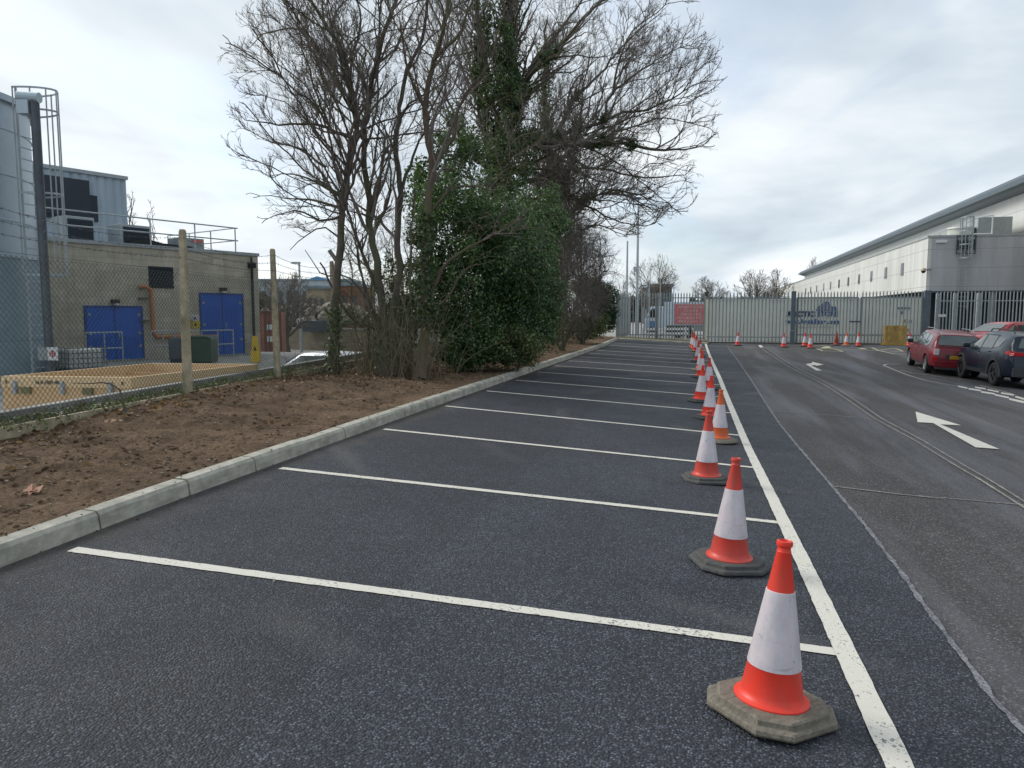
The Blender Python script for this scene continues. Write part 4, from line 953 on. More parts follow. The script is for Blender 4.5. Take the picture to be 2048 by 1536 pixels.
for a in (.10, .47, .84):
    mb = MB(); slab(mb, a, a+.025, -.018, -.0035, h_-.26, h_-.07); mb.build('latch', M['galv'], t)
for a in (.16, .64):
    mb = MB(); slab(mb, a, a+.07, -.014, -.001, h_-.26, h_-.16); mb.build('handle', simple('olive_handle', (.16, .15, .06), .5), t)
mb = MB(); mb.add([cp_(.27, -.004, .16), cp_(.44, -.004, .27), cp_(.44, -.004, .22), cp_(.41, -.004, .12), cp_(.40, -.004, .19)], [(0, 1, 2), (0, 2, 4), (4, 2, 3)]); mb.build('black_arrow_mark', M['lou'], t)
text_mesh('stencil', '16 0 1507 40', .075, M['lou'], t, (L1*.36, -.026, h_-.09), (math.pi/2, 0, 0))
text_mesh('stencil', 'II', .075, M['lou'], t, (L1*.04, -.026, h_-.09), (math.pi/2, 0, 0)); text_mesh('stencil', 'II', .075, M['lou'], t, (L1*.94, -.026, h_-.09), (math.pi/2, 0, 0))
# caged liquid tank
ib = at(138, 738, 20.); ib2 = at(214, 738, 20.8)
t = thing('caged_liquid_tank', 'white plastic liquid tank in a wire cage behind the tan case', 'liquid tank', (ib.x, ib.y, yg0), rz=math.atan2(ib2.y-ib.y, ib2.x-ib.x))
w_ = (ib2-ib).length; hh = at(138, 697, 20.).z-yg0
MB().b2((.05, .05, .14), (w_-.05, 1.1, hh-.03)).build('plastic_tank', simple('white_plastic', (.56, .57, .53), .5, var=.08), t, bevel=.06)
mb = MB()
for i in range(9):
    x = w_*i/8; mb.tube([(x, 0, .12), (x, 0, hh)], .011, 5)
for i in range(5):
    z = .14+(hh-.14)*i/4; mb.tube([(0, 0, z), (w_, 0, z)], .011, 5); mb.tube([(0, 0, z), (0, 1.12, z)], .011, 5)
for i in range(6): mb.tube([(0, i*.22, .12), (0, i*.22, hh)], .011, 5)
mb.build('wire_cage', M['galv_dark'], t); MB().b2((0, 0, 0), (w_, 1.12, .12)).build('pallet_base', M['galv_dark'], t)
# green bin
gbp = at(372, 716, 24.5); gb2 = at(420, 716, 24.5)
t = thing('green_bin', 'large dark green plastic bin beside the right blue doors', 'bin', (gbp.x, gbp.y, yg0), rz=YAW+.1); w_ = (gb2-gbp).length; hh = at(372, 672, 24.5).z-yg0
M['green'] = simple('dark_green_plastic', (.012, .05, .028), .45, var=.15); MB().box((w_/2, .4, hh*.47), (w_, .8, hh*.9), taper=1.06).build('tub', M['green'], t, bevel=.04)
MB().prism([(-.03, hh*.92), (w_+.03, hh*.92), (w_-.1, hh*1.0), (.1, hh*1.0)], -.05, .85, 1).build('lid', M['green'], t, bevel=.02)
t = thing('machine_cabinet', 'low dark cabinet under the orange drain pipe', 'cabinet', (at(338, 714, 25.).x, at(338, 714, 25.).y, yg0), rz=YAW+.3)
MB().b2((0, 0, .1), (.75, .6, .85)).build('casing', M['galv_dark'], t, bevel=.04); MB().b2((.04, .04, 0), (.70, .56, .1)).build('plinth', M['blackpl'], t)
ys_ = at(511, 709, 27.); t = thing('wet_floor_sign', 'tall yellow folding floor sign at the corner of the blockwork building', 'sign', (ys_.x, ys_.y, yg0-.1), rz=YAW+.2)
hh = at(511, 672, 27.).z-yg0+.1
for s_, nm in ((1, 'front_leaf'), (-1, 'rear_leaf')):
    mb = MB(); vs = [(-.17, -.14*s_, 0), (.17, -.14*s_, 0), (.09, 0, hh), (-.09, 0, hh)]; mb.add(vs+[(x, y+.012*s_, z) for x, y, z in vs], [(0, 1, 2, 3), (7, 6, 5, 4), (0, 4, 5, 1), (1, 5, 6, 2), (2, 6, 7, 3), (3, 7, 4, 0)])
    mb.build(nm, simple('bright_yellow_plastic', (.72, .46, .01), .5), t)
MB().prism([(-.06, hh*.45), (.06, hh*.45), (0, hh*.62)], -.09, -.075, 1).build('symbol', M['blackpl'], t)
# rusty red shipping container, brick wall, rubble, lamp post
CD = 41.; q0, q1, q2 = at(498, 710, CD), at(562, 710, CD), at(576, 706, CD+4)
t = thing('shipping_container', 'rusty red brown shipping container behind the blockwork building', 'container', (q0.x, q0.y, -.75), rz=YAW+.22)
w_ = (q1-q0).length; hh = at(540, 622, CD).z+.75
M['rust'] = simple('red_oxide_container', (.27, .095, .06), .6, var=.3, scale=1.5, dirt=(2., (.36, .20, .13), .5, .6))
bd = MB(); bd.b2((.03, .03, 0), (w_-.03, 3.2, hh-.06)); corr(bd, .1, w_-.1, .15, hh-.15, -.04, .22, .04); bd.build('body', M['rust'], t)
fr = MB()
for x in (0, w_*.48, w_-.12): fr.b2((x, -.05, 0), (x+.12, .08, hh))
fr.b2((.12, -.05, hh-.15), (w_-.12, .08, hh)); fr.b2((.12, -.05, 0), (w_-.12, .08, .15)); fr.build('frame', simple('dark_rust_frame', (.15, .05, .035), .6), t)
for x in (w_*.62, w_*.78): MB().tube([(x, -.08, .1), (x, -.08, hh-.1)], .025, 6).build('lock_bar', M['galv_dark'], t)
for z in (.35, .6): MB().b2((w_*.56, -.075, hh*z), (w_*.72, -.066, hh*z+.3)).build('label', M['white_paint'], t)
M['brick'] = blocks('dark_stone_wall', (.25, .205, .14), (.17, .145, .10), (.12, .11, .085))
wa, wb = at(574, 695, 52), at(800, 697, 46); t = thing('brick_wall', 'low brown block retaining wall across the far yard', 'wall', (wa.x, wa.y, -.8), rz=math.atan2(wb.y-wa.y, wb.x-wa.x))
wh_ = at(574, 655, 52).z+.8; MB().b2((-10, 0, 0), ((wb-wa).length, .4, wh_-.1)).build('wall', M['brick'], t); MB().b2((-10, -.05, wh_-.1), ((wb-wa).length, .45, wh_)).build('coping', M['conc'], t)
lp_ = at(601, 625, 48); lt = at(601, 525, 48).z
t = thing('street_lamp', 'slim grey street lamp with a flat head beyond the yard wall', 'street lamp', (lp_.x, lp_.y, -.8), rz=YAW)
MB().tube([(0, 0, 0), (0, 0, lt+.8)], [.10, .06], 10).build('column', M['galv'], t); MB().b2((-.5, -.1, lt+.72), (.08, .1, lt+.84)).build('lamp_head', M['galv'], t, bevel=.03)
M['rubble'] = simple('pale_rubble', (.25, .22, .175), .95, var=.5, scale=2.5, bump=.5)
V = []; Fq = []; o_ = at(650, 650, 56)
for i in range(520):
    a = rng.normal(0, 1, 2); x = float(np.clip(a[0]*5.2, -12, 9)); y = float(a[1]*1.5); hmax = 1.35*math.exp(-(x/6.5)**2)*math.exp(-(y/2.2)**2)+.3
    s_ = rng.uniform(.12, .5); c = np.array([x, y, rng.uniform(0, 1)**.6*hmax]); Rm = np.array(Matrix.Rotation(rng.uniform(0, 3), 3, Vector(rng.normal(0, 1, 3)).normalized()))
    bx = np.array([[i_, j_, k_] for k_ in (-1, 1) for i_, j_ in ((-1, -1), (1, -1), (1, 1), (-1, 1))])*np.array([s_, s_*rng.uniform(.4, 1), s_*rng.uniform(.3, .8)])*rng.uniform(.7, 1.1, (8, 1))
    b0 = len(V); V += list((bx@Rm.T)+c+np.array([0, 0, .75])); Fq += [[b0+q for q in f] for f in ((3, 2, 1, 0), (4, 5, 6, 7), (0, 1, 5, 4), (1, 2, 6, 5), (2, 3, 7, 6), (3, 0, 4, 7))]
ro = npmesh('rubble_heap', V, Fq, M['rubble']); ro.location = (o_.x, o_.y, 0); ro.rotation_euler = (0, 0, YAW); tag(ro, 'heap of pale broken rubble behind the low brown yard wall', 'rubble', kind='stuff')
sk_ = at(634, 648, 50); t = thing('skip', 'dark open skip standing among the rubble above the yard wall', 'skip', (sk_.x, sk_.y, .55), rz=YAW)
MB().prism([(-.75, 0), (.75, 0), (1.15, .75), (-1.15, .75)], -.6, .6, 1).build('tub', M['galv_dark'], t)

# ------------------------------------------------------------------ parked cars
def carpaint(name, c, coat=.35, metal=.0):
    m = Mt(name); p = m.pos(True); n = m.noise(p, 3, 6, .7); d = m.ramp(n, [(.3, tuple(x*.85 for x in c)), (.7, tuple(min(1, x*1.15+.003) for x in c))])
    m.col(d).rough(.3).metal(metal).spec(.3); m.b.inputs['Coat Weight'].default_value = coat; m.b.inputs['Coat Roughness'].default_value = .06; return m.m
M['car_red'] = carpaint('deep_red_car_paint', (.165, .008, .016)); M['car_blue'] = carpaint('blue_black_car_paint', (.006, .014, .030)); M['car_red2'] = carpaint('bright_red_car_paint', (.36, .018, .028), .8, .1)
M['car_white'] = carpaint('white_car_paint', (.62, .64, .66), .8, 0)
M['glass'] = simple('tinted_car_glass', (.075, .095, .090), .03, var=.25, scale=2.); M['glass'].node_tree.nodes['Principled BSDF'].inputs['Specular IOR Level'].default_value = .9
M['trim'] = simple('dark_grey_car_trim', (.035, .038, .042), .6, var=.1); M['rim'] = simple('alloy_rim', (.42, .44, .45), .35, .6, var=.1); M['rim_dark'] = simple('dark_alloy_rim', (.07, .075, .08), .35, .6, var=.1)
M['lamp_red'] = simple('tail_lamp_red', (.45, .015, .02), .12, var=.05); M['lamp_clear'] = simple('lamp_clear', (.55, .52, .52), .12, var=.05)
M['plate'] = simple('yellow_number_plate', (.65, .36, .02), .4, var=.03); M['silver'] = simple('silver_trim', (.22, .21, .22), .35, .6)
def make_car(S, label, cat, name):
    t = thing(name, label, cat); L, W, HT = S['L'], S['W'], S['H']; zb = S.get('zb', .24); rw = S['rw']; yf, yr = S['axles']
    tp = sorted(S['top']); bp = sorted(S['belt'])
    ty, tz = zip(*tp); by, bz_ = zip(*bp)
    def top(y): return float(np.interp(y, ty, tz))
    def par(y):
        e = max(0., (abs(y)-(L/2-.75))/.75); w = W/2*(1-.16*e**2.2); tz_ = top(y); b = min(float(np.interp(y, by, bz_)), tz_-.03)
        cab = min(1., max(0., (tz_-b)/(HT-1.0))); wr = W/2*(.86*(1-cab)+S.get('roofw', .72)*cab)
        z0 = zb+.10*max(0, e-.2); return w, tz_, b, wr, z0
    def sec(y):
        w, tz_, b, wr, z0 = par(y); k = min(.07, (tz_-b)*.8); sh = (w*.945, b)
        up = (min(wr, sh[0]-.01), tz_-k)
        mid = ((sh[0]+up[0])/2+.012*min(1, (tz_-b)/.3), (sh[1]+up[1])/2)
        return [(0, z0), (w*.80, z0), (w*.93, z0+.03), (w*.975, z0+.13), (w, z0+(b-z0)*.55), (w*.992, b-.12), sh, mid, up, (up[0]-.07, tz_-k*.35), (up[0]-.20, tz_-.008), (0, tz_)]
    def bx(y, z):                                       # body side surface
        s_ = sec(y)[2:9]; return float(np.interp(z, [q[1] for q in s_], [q[0] for q in s_]))
    yy = sorted(set([round(float(q), 3) for q in np.concatenate([np.linspace(-L/2, L/2, 46), ty, np.array([-L/2+.03, L/2-.03])])]))
    rings = [sec(y) for y in yy]; n = len(rings[0]); V = []
    for y, r in zip(yy, rings):
        full = [(x, z) for x, z in r]+[(-x, z) for x, z in reversed(r[1:-1])]
        V += [(x, y, z) for x, z in full]
    k = 2*n-2; mb = MB(); mb.add(V, [(i*k+j, i*k+(j+1) % k, (i+1)*k+(j+1) % k, (i+1)*k+j) for i in range(len(yy)-1) for j in range(k)]+[tuple(range(k)), tuple(reversed(range((len(yy)-1)*k, len(yy)*k)))])
    body = mb.build('body', S['paint'], t)
    cut = MB()
    for ya in (yf, yr):
        for s_ in (-1, 1): cut.tube([(s_*(W/2-.27), ya, rw+.01), (s_*(W/2+.2), ya, rw+.01)], rw+.065, 28)
    co = cut.build('cutter', M['trim']); md = body.modifiers.new('b', 'BOOLEAN'); md.object = co; md.operation = 'DIFFERENCE'; md.solver = 'EXACT'
    dg = bpy.context.evaluated_depsgraph_get(); me = bpy.data.meshes.new_from_object(body.evaluated_get(dg)); body.modifiers.clear(); body.data = me; bpy.data.objects.remove(co)
    me.polygons.foreach_set('use_smooth', [True]*len(me.polygons)); me.set_sharp_from_angle(angle=math.radians(38))
    def patch(nm, poly, mat, off, parent=t, seg=1, sides=(-1, 1)):    # polygon in (y,z) laid on the body side
        out_ = []
        for s_ in sides:
            pts = []
            for a, b in zip(poly, poly[1:]+poly[:1]):
                for q in range(seg): pts.append((a[0]+(b[0]-a[0])*q/seg, a[1]+(b[1]-a[1])*q/seg))
            cy0 = sum(p[0] for p in pts)/len(pts); cz0 = sum(p[1] for p in pts)/len(pts)
            vs = [(s_*(bx(y, z)+off), y, z) for y, z in pts]+[(s_*(bx(cy0, cz0)+off), cy0, cz0)]+[(s_*(bx(y, z)-.02), y, z) for y, z in pts]; m_ = len(pts)
            mb = MB(); mb.add(vs, [(i, (i+1) % m_, m_) for i in range(m_)]+[(i, m_+1+i, m_+1+(i+1) % m_, (i+1) % m_) for i in range(m_)]); out_.append(mb.build(nm, mat, parent))
        return out_
    for poly in S['side_glass']: patch('side_window', poly, M['glass'], .010, seg=3)
    for poly in S.get('glass_surround', []): patch('window_surround', poly, M['trim'], .004, seg=4)
    for y in S['seams']: patch('door_seam', [(y-.006, zb+.16), (y+.006, zb+.16), (y+.006, float(np.interp(y, by, bz_))-.02), (y-.006, float(np.interp(y, by, bz_))-.02)], M['trim'], .003, body, 4)
    def yz(z, front):                                   # centre line position of the screen at height z
        pts = [(b, a) for a, b in tp if ((a > 0) == front)]; pts.sort(); return float(np.interp(z, [p[0] for p in pts], [p[1] for p in pts]))
    def screen(nm, z0, z1, w0, w1, front, off=.012, mat=None):
        mb = MB(); vs = []; n_ = 8
        for i in range(5):
            z = z0+(z1-z0)*i/4; w_ = w0+(w1-w0)*i/4
            for j in range(n_+1):
                x = -w_+2*w_*j/n_; vs.append((x, yz(z, front)+(off if front else -off)*(1-.0*abs(x)), z+.01))
        mb.add(vs, [(i*(n_+1)+j, i*(n_+1)+j+1, (i+1)*(n_+1)+j+1, (i+1)*(n_+1)+j) for i in range(4) for j in range(n_)]); return mb.build(nm, mat or M['glass'], t, smooth='full')
    screen('windscreen', *S['ws'], True); rwn = screen('rear_window', *S['rwin'], False)
    z0, z1, w0, w1 = S['rwin']
    wp = MB(); wp.tube([(w0*.35, yz(z0+.03, False)-.03, z0+.03), (w0*.80, yz(z0+.22, False)-.03, z0+.22)], .010, 5); wp.build('wiper', M['blackpl'], t)
    R90x = Matrix.Rotation(math.pi/2, 3, 'Y')
    for ya in (yf, yr):
        for s_ in (-1, 1):
            w = thing('wheel', None, None); w.parent = t; w.location = (s_*(W/2-.125), ya, rw)
            def lat(prof, mat, nm, k=28):
                m_ = MB(); m_.lathe(prof, k); m_.v = [(z*s_, x, y) for x, y, z in m_.v]; return m_.build(nm, mat, w, smooth=True)
            lat([(rw*.62, .10), (rw*.70, .112), (rw*.93, .105), (rw, .085), (rw, -.085), (rw*.93, -.105), (rw*.5, -.105), (.05, -.10)], M['rubber'], 'tyre')
            rm_ = MB(); rm_.lathe([(rw*.64, .098), (rw*.60, .104), (rw*.57, .085), (rw*.55, .03), (rw*.2, .02), (.0, .03)], 28)
            rmat = S.get('rim', M['rim'])
            ns = S.get('spokes', 7)
            for q in range(ns):
                a = 2*math.pi*q/ns; c_ = Vector((math.cos(a), math.sin(a), 0)); rm_.box(c_*rw*.34+Vector((0, 0, .075)), (rw*.52, rw*.13, .035), a)
            rm_.lathe([(rw*.15, .07), (rw*.14, .10), (0, .105)], 14)
            rm_.v = [(z*s_, x, y) for x, y, z in rm_.v]; rm_.build('rim', rmat, w)
    # lights, plate, mirrors, handles, rails, bumpers
    for poly in S['tail']:
        for o in patch('tail_light', poly, M['lamp_red'], .014, seg=3): pass
    ye = -L/2; 
    for s_ in (-1, 1):
        for (xa, xb, za, zb_, mt) in S['tail_rear']: 
            MB().b2((s_*xa, ye-.018, za), (s_*xb, ye+.03, zb_)).build('tail_light', M[mt], t, bevel=.012)
        MB().b2((s_*(W/2-.42), L/2-.10, .62), (s_*(W/2-.16), L/2-.02, .76)).build('headlight', M['lamp_clear'], t, bevel=.02)
        mz = S['mirror']; mm = MB(); mm.box((s_*(W/2+.10), mz[0], mz[1]), (.20, .13, .15)); mm.box((s_*(W/2-.0), mz[0]+.01, mz[1]-.06), (.14, .06, .04)); mm.build('wing_mirror', S.get('mirror_mat', M['blackpl']), t, bevel=.03)
        for y, z in S['handles']:
            x = bx(y, z); MB().b2((s_*(x-.01), y-.09, z-.015), (s_*(x+.03), y+.09, z+.015)).build('door_handle', S.get('handle_mat', S['paint']), t, bevel=.008)
        if 'rail' in S:
            ya, yb_ = S['rail']; xr_ = W/2*S.get('roofw', .72)-.05; rl = MB()
            rl.tube([(s_*xr_, ya, top(ya)+.005), (s_*xr_, ya-.10, top(ya-.1)+.065), (s_*xr_, (ya+yb_)/2, top((ya+yb_)/2)+.07), (s_*xr_, yb_+.10, top(yb_+.1)+.065), (s_*xr_, yb_, top(yb_)+.005)], .018, 8); rl.build('roof_rail', S.get('rail_mat', M['silver']), t)
    pz0, pz1, pw = S['plate']; p_ = MB().b2((-pw, ye-.020, pz0), (pw, ye-.004, pz1)).build('number_plate', M['plate'], t)
    text_mesh('plate_text', S.get('plate_text', 'EK14 NZO'), (pz1-pz0)*.8, M['blackpl'], p_, (0, ye-.022, (pz0+pz1)/2), (math.pi/2, 0, 0), .001, width=pw*1.75)
    for nm, mat, (xa, xb, za, zb_), d in S['rear_trim']: MB().b2((xa, ye-d, za), (xb, ye+.05, zb_)).build(nm, M[mat], t, bevel=.015)
    if 'sill' in S: patch('sill_trim', [(yf-rw-.08, zb+.02), (yr+rw+.08, zb+.02), (yr+rw+.08, zb+.02+S['sill']), (yf-rw-.08, zb+.02+S['sill'])], M['trim'], .012, seg=6)
    if 'arch' in S:
        for ya in (yf, yr):
            for s_ in (-1, 1):
                am = MB(); r0, r1 = rw+.055, rw+.055+S['arch']; n_ = 18; vs = []
                for i in range(n_+1):
                    a = math.pi*(i/n_)*1.08-.12
                    for r in (r0, r1):
                        y = ya+r*math.cos(a)*1.02; z = rw+.01+r*math.sin(a); x = bx(y, max(z, zb+.15)); vs += [(s_*(x+.018), y, z), (s_*(x-.05), y, z)]
                am.add(vs, [f for i in range(n_) for f in ((i*4, i*4+2, i*4+6, i*4+4), (i*4+2, i*4+3, i*4+7, i*4+6), (i*4+1, i*4, i*4+4, i*4+5))]); am.build('wheel_arch_trim', M['trim'], t)
    return t
# red estate
S1 = dict(L=4.5, W=1.74, H=1.52, rw=.315, axles=(1.42, -1.47), paint=M['car_red'],
  top=[(2.25, .72), (2.18, .84), (1.95, .93), (1.30, 1.03), (1.05, 1.07), (.45, 1.42), (.25, 1.49), (-.3, 1.525), (-1.2, 1.50), (-1.75, 1.46), (-1.92, 1.42), (-2.13, 1.02), (-2.17, .96), (-2.245, .90), (-2.25, .88)],
  belt=[(2.25, .70), (1.3, .90), (.9, .93), (-1.8, .98), (-2.25, .93)], roofw=.70,
  side_glass=[[(.88, .96), (.02, .965), (.02, 1.38), (.28, 1.37)], [(-.06, .965), (-.86, .975), (-.86, 1.38), (-.06, 1.385)], [(-.94, .98), (-1.62, .985), (-1.50, 1.33), (-.94, 1.375)]],
  glass_surround=[[(.98, .945), (-.90, .955), (-.90, 1.40), (.26, 1.395)]], seams=[.95, -.02, -.90], ws=(1.09, 1.40, .62, .52), rwin=(1.05, 1.38, .64, .55),
  tail=[[(-2.22, .72), (-2.08, .72), (-2.08, .92), (-2.20, .92)]], tail_rear=[(.60, .76, .71, .92, 'lamp_clear'), (.62, .80, .45, .66, 'lamp_red')], mirror=(.78, 1.0), handles=[(.15, .84), (-.72, .86)], handle_mat=M['silver'],
  rail=(.15, -1.75), plate=(.60, .71, .26), rear_trim=[('plate_recess', 'trim', (-.40, .40, .585, .75), .003), ('bumper', 'car_red', (-.72, .72, .30, .52), .045), ('bumper_lower', 'trim', (-.68, .68, .22, .31), .03), ('window_sill_trim', 'blackpl', (-.62, .62, .985, 1.01), -.07)], sill=.05, plate_text='EA63 KZC')
car = make_car(S1, 'deep red estate car with roof rails and a yellow rear plate', 'car', 'estate_car')
def put_car(o, u, v, hd, S, side=-1):                   # rear left wheel contact at the pixel, heading relative to the road (to the right positive)
    p = gnd(u, v); a = -math.radians(hd); R = Matrix.Rotation(a, 3, 'Z'); off = R@Vector((side*(S['W']/2-.05), S['axles'][1], 0)); c = p-off
    def zz_(v_): w = R@Vector(v_)+c; return float(H(w.x, w.y))
    zf = (zz_((-.8, S['axles'][0], 0))+zz_((.8, S['axles'][0], 0)))/2; zr = (zz_((-.8, S['axles'][1], 0))+zz_((.8, S['axles'][1], 0)))/2; zl = zz_((-.8, 0, 0)); zrr = zz_((.8, 0, 0))
    o.location = (c.x, c.y, (zf+zr)/2+.0); o.rotation_euler = (math.atan2(zf-zr, S['axles'][0]-S['axles'][1]), -math.atan2(zrr-zl, 1.6), a)
put_car(car, 1849, 745, 4.5, S1)
# dark blue SUV
S2 = dict(L=4.6, W=1.86, H=1.69, rw=.36, axles=(1.40, -1.29), paint=M['car_blue'], zb=.30,
  top=[(2.3, .88), (2.22, .98), (1.95, 1.06), (1.20, 1.14), (1.0, 1.17), (.30, 1.58), (.1, 1.64), (-.4, 1.685), (-1.3, 1.65), (-1.85, 1.60), (-1.98, 1.56), (-2.18, 1.16), (-2.22, 1.10), (-2.29, 1.04), (-2.3, 1.02)],
  belt=[(2.3, .86), (1.2, 1.03), (.9, 1.05), (-1.0, 1.11), (-1.7, 1.20), (-2.3, 1.10)], roofw=.70,
  side_glass=[[(.80, 1.08), (-.05, 1.11), (-.05, 1.52), (.16, 1.51)], [(-.13, 1.115), (-.92, 1.135), (-.92, 1.51), (-.13, 1.525)], [(-1.0, 1.145), (-1.42, 1.20), (-1.62, 1.44), (-1.0, 1.50)]],
  glass_surround=[[(.92, 1.065), (-1.0, 1.12), (-1.0, 1.55), (.14, 1.55)]], seams=[.88, -.10, -.96], ws=(1.19, 1.54, .66, .56), rwin=(1.19, 1.48, .66, .54),
  tail=[[(-2.26, .96), (-1.92, 1.02), (-1.98, 1.10), (-2.24, 1.10)]], tail_rear=[(.45, .80, .97, 1.08, 'lamp_red')], mirror=(.72, 1.14), handles=[(-.02, .98), (-.86, 1.02)], mirror_mat=M['car_blue'], rim=M['rim_dark'], spokes=5,
  rail=(.05, -1.7), rail_mat=M['trim'], plate=(.72, .83, .26), plate_text='EO70 XDR', rear_trim=[('bumper', 'trim', (-.78, .78, .36, .62), .05), ('skid_plate', 'silver', (-.45, .45, .30, .40), .065), ('chrome_strip', 'silver', (-.42, .42, .88, .92), .02)], sill=.12, arch=.085)
suv = make_car(S2, 'dark blue sport utility car with black wheels, cut off by the right edge', 'car', 'sport_utility_car')
put_car(suv, 1984, 771, -.5, S2)
# red hatchback behind
S3 = dict(S1); S3.update(L=4.0, W=1.72, H=1.5, axles=(1.28, -1.22), paint=M['car_red2'], plate_text='EF12 LVA',
  top=[(2.0, .70), (1.9, .85), (1.6, .96), (1.15, 1.03), (.95, 1.06), (.2, 1.42), (0, 1.48), (-.5, 1.50), (-1.3, 1.45), (-1.5, 1.40), (-1.88, 1.02), (-1.93, .95), (-1.99, .88), (-2.0, .86)], belt=[(2, .68), (1.1, .90), (.8, .94), (-1.5, .99), (-2, .92)],
  side_glass=[[(.74, .97), (-.05, .98), (-.05, 1.36), (.06, 1.36)], [(-.13, .98), (-.95, .99), (-.80, 1.35), (-.13, 1.365)]], glass_surround=[], seams=[.82, -.09, -1.0], rwin=(1.06, 1.36, .60, .50), tail=[[(-1.97, .72), (-1.8, .74), (-1.8, .94), (-1.92, .94)]], tail_rear=[(.6, .76, .70, .9, 'lamp_red')], handles=[(.05, .86), (-.82, .88)])
del S3['rail']
hb = make_car(S3, 'bright red hatchback parked crosswise behind the dark blue car', 'car', 'hatchback_car')
hp = at(2012, 643, 30.5); hb.location = (hp.x-.1, hp.y+.2, hp.z-1.50); hb.rotation_euler = (0, 0, math.radians(118))
# white car behind the left fence
S4 = dict(S1); S4.update(paint=M['car_white'], plate_text='EY19 GHO'); del S4['rail']
wc = make_car(S4, 'white car mostly hidden behind the fence, only its roof and screen showing', 'car', 'estate_car')
wp_ = at(628, 696, 22.); wc.location = (wp_.x, wp_.y+.5, wp_.z-1.62); wc.rotation_euler = (0, 0, YAW+math.radians(60))
"""
"""

# ------------------------------------------------------------------ trees: skeletons grown towards points spread through each crown
def grow(polys, attr, seg=.3, infl=3., kill=.45, iters=90, jit=.25, up=.05, mom=.35, seed=1, rad=.0):
    r = np.random.default_rng(seed); P = []; par = []
    for pl_ in polys:
        pts = [np.array(p, float) for p in pl_]
        start = -1
        if P:
            d = np.linalg.norm(np.array(P)-pts[0], axis=1); start = int(d.argmin())
        else: P.append(pts[0]); par.append(-1); start = 0
        last = start; prev = np.array(P[start])
        wob = r.normal(0, seg*.16, 3)
        for q in pts[1:] if start == 0 and len(P) == 1 else pts:
            L = np.linalg.norm(q-prev); n = max(1, int(round(L/seg)))
            for i in range(1, n+1):
                wob = wob*.75+r.normal(0, seg*.11, 3); P.append(prev+(q-prev)*i/n+wob*(i < n)); par.append(last); last = len(P)-1
            prev = q
    P = list(P); A = np.array(attr); PA = np.array(P); CEN = np.array([A[:, 0].mean(), A[:, 1].mean(), A[:, 2].min()]); best = np.full(len(A), 1e9); bi = np.zeros(len(A), int)
    def upd(new, off):
        nonlocal best, bi
        if len(new) == 0 or len(A) == 0: return
        for s_ in range(0, len(A), 4000):
            d = ((A[s_:s_+4000, None]-new[None])**2).sum(2); j = d.argmin(1); m = d[np.arange(len(j)), j]; w_ = m < best[s_:s_+4000]
            best[s_:s_+4000][w_] = m[w_]; bi[s_:s_+4000][w_] = off+j[w_]
    upd(PA, 0)
    for it in range(iters):
        keep = best > kill**2; A, best, bi = A[keep], best[keep], bi[keep]
        if len(A) == 0: break
        act = best < infl**2
        if not act.any(): break
        PA = np.array(P); idx = bi[act]; v = A[act]-PA[idx]; v /= np.linalg.norm(v, axis=1, keepdims=True)+1e-9
        acc = np.zeros((len(PA), 3)); np.add.at(acc, idx, v); ids = np.unique(idx); d = acc[ids]; d /= np.linalg.norm(d, axis=1, keepdims=True)+1e-9
        pp = np.array(par)[ids]; pv = PA[ids]-PA[np.maximum(pp, 0)]; pv /= np.linalg.norm(pv, axis=1, keepdims=True)+1e-9
        ro_ = PA[ids]-CEN; ro_ /= np.linalg.norm(ro_, axis=1, keepdims=True)+1e-9; d = d+mom*pv+rad*ro_+r.normal(0, jit, d.shape)+np.array([0, 0, up]); d /= np.linalg.norm(d, axis=1, keepdims=True)
        new = PA[ids]+d*seg; off = len(P); P += list(new); par += list(ids); upd(new, off)
    return np.array(P), np.array(par)
def radii(par, tip=.006, ex=2.3, cap=1.):
    n = len(par); ch = np.zeros(n, int); 
    for p in par[par >= 0]: ch[p] += 1
    acc = np.where(ch == 0, tip**ex, 0.)
    for i in range(n-1, 0, -1):
        acc[i] = max(acc[i], tip**ex); acc[par[i]] += acc[i]
    return np.minimum(acc**(1/ex), cap), ch
def add_twigs(P, par, R, maxr, n_per, length, segs=3, seed=2, droop=0., rt=.004, spread=1.):
    r = np.random.default_rng(seed); idx = np.where(R < maxr)[0]; idx = idx[idx > 0]; idx = np.repeat(idx, n_per)
    if n_per < 1: idx = idx[r.random(len(idx)) < n_per]
    idx = idx[r.random(len(idx)) < .85]; base = P[idx]; d0 = P[idx]-P[par[idx]]; d0 /= np.linalg.norm(d0, axis=1, keepdims=True)+1e-9
    d = d0*.7+r.normal(0, .55*spread, d0.shape); d /= np.linalg.norm(d, axis=1, keepdims=True); E0, E1, r0, r1 = [], [], [], []; cur = base; L = length*r.uniform(.5, 1.2, (len(idx), 1))/segs
    for s_ in range(segs):
        nx_ = cur+d*L; E0.append(cur); E1.append(nx_); r0.append(np.full(len(cur), rt*(1-.25*s_))); r1.append(np.full(len(cur), rt*(1-.25*(s_+1))))
        if s_ > 0:
            f = r.random(len(cur)) < .6; dd = d[f]+r.normal(0, .5, (f.sum(), 3)); dd /= np.linalg.norm(dd, axis=1, keepdims=True); E0.append(cur[f]); E1.append(cur[f]+dd*L[f]*1.3); r0.append(np.full(f.sum(), rt*.7)); r1.append(np.full(f.sum(), rt*.4))
        cur = nx_; d = d+r.normal(0, .42, d.shape)+np.array([0, 0, .03-droop]); d /= np.linalg.norm(d, axis=1, keepdims=True)
    return np.concatenate(E0), np.concatenate(E1), np.concatenate(r0), np.concatenate(r1)
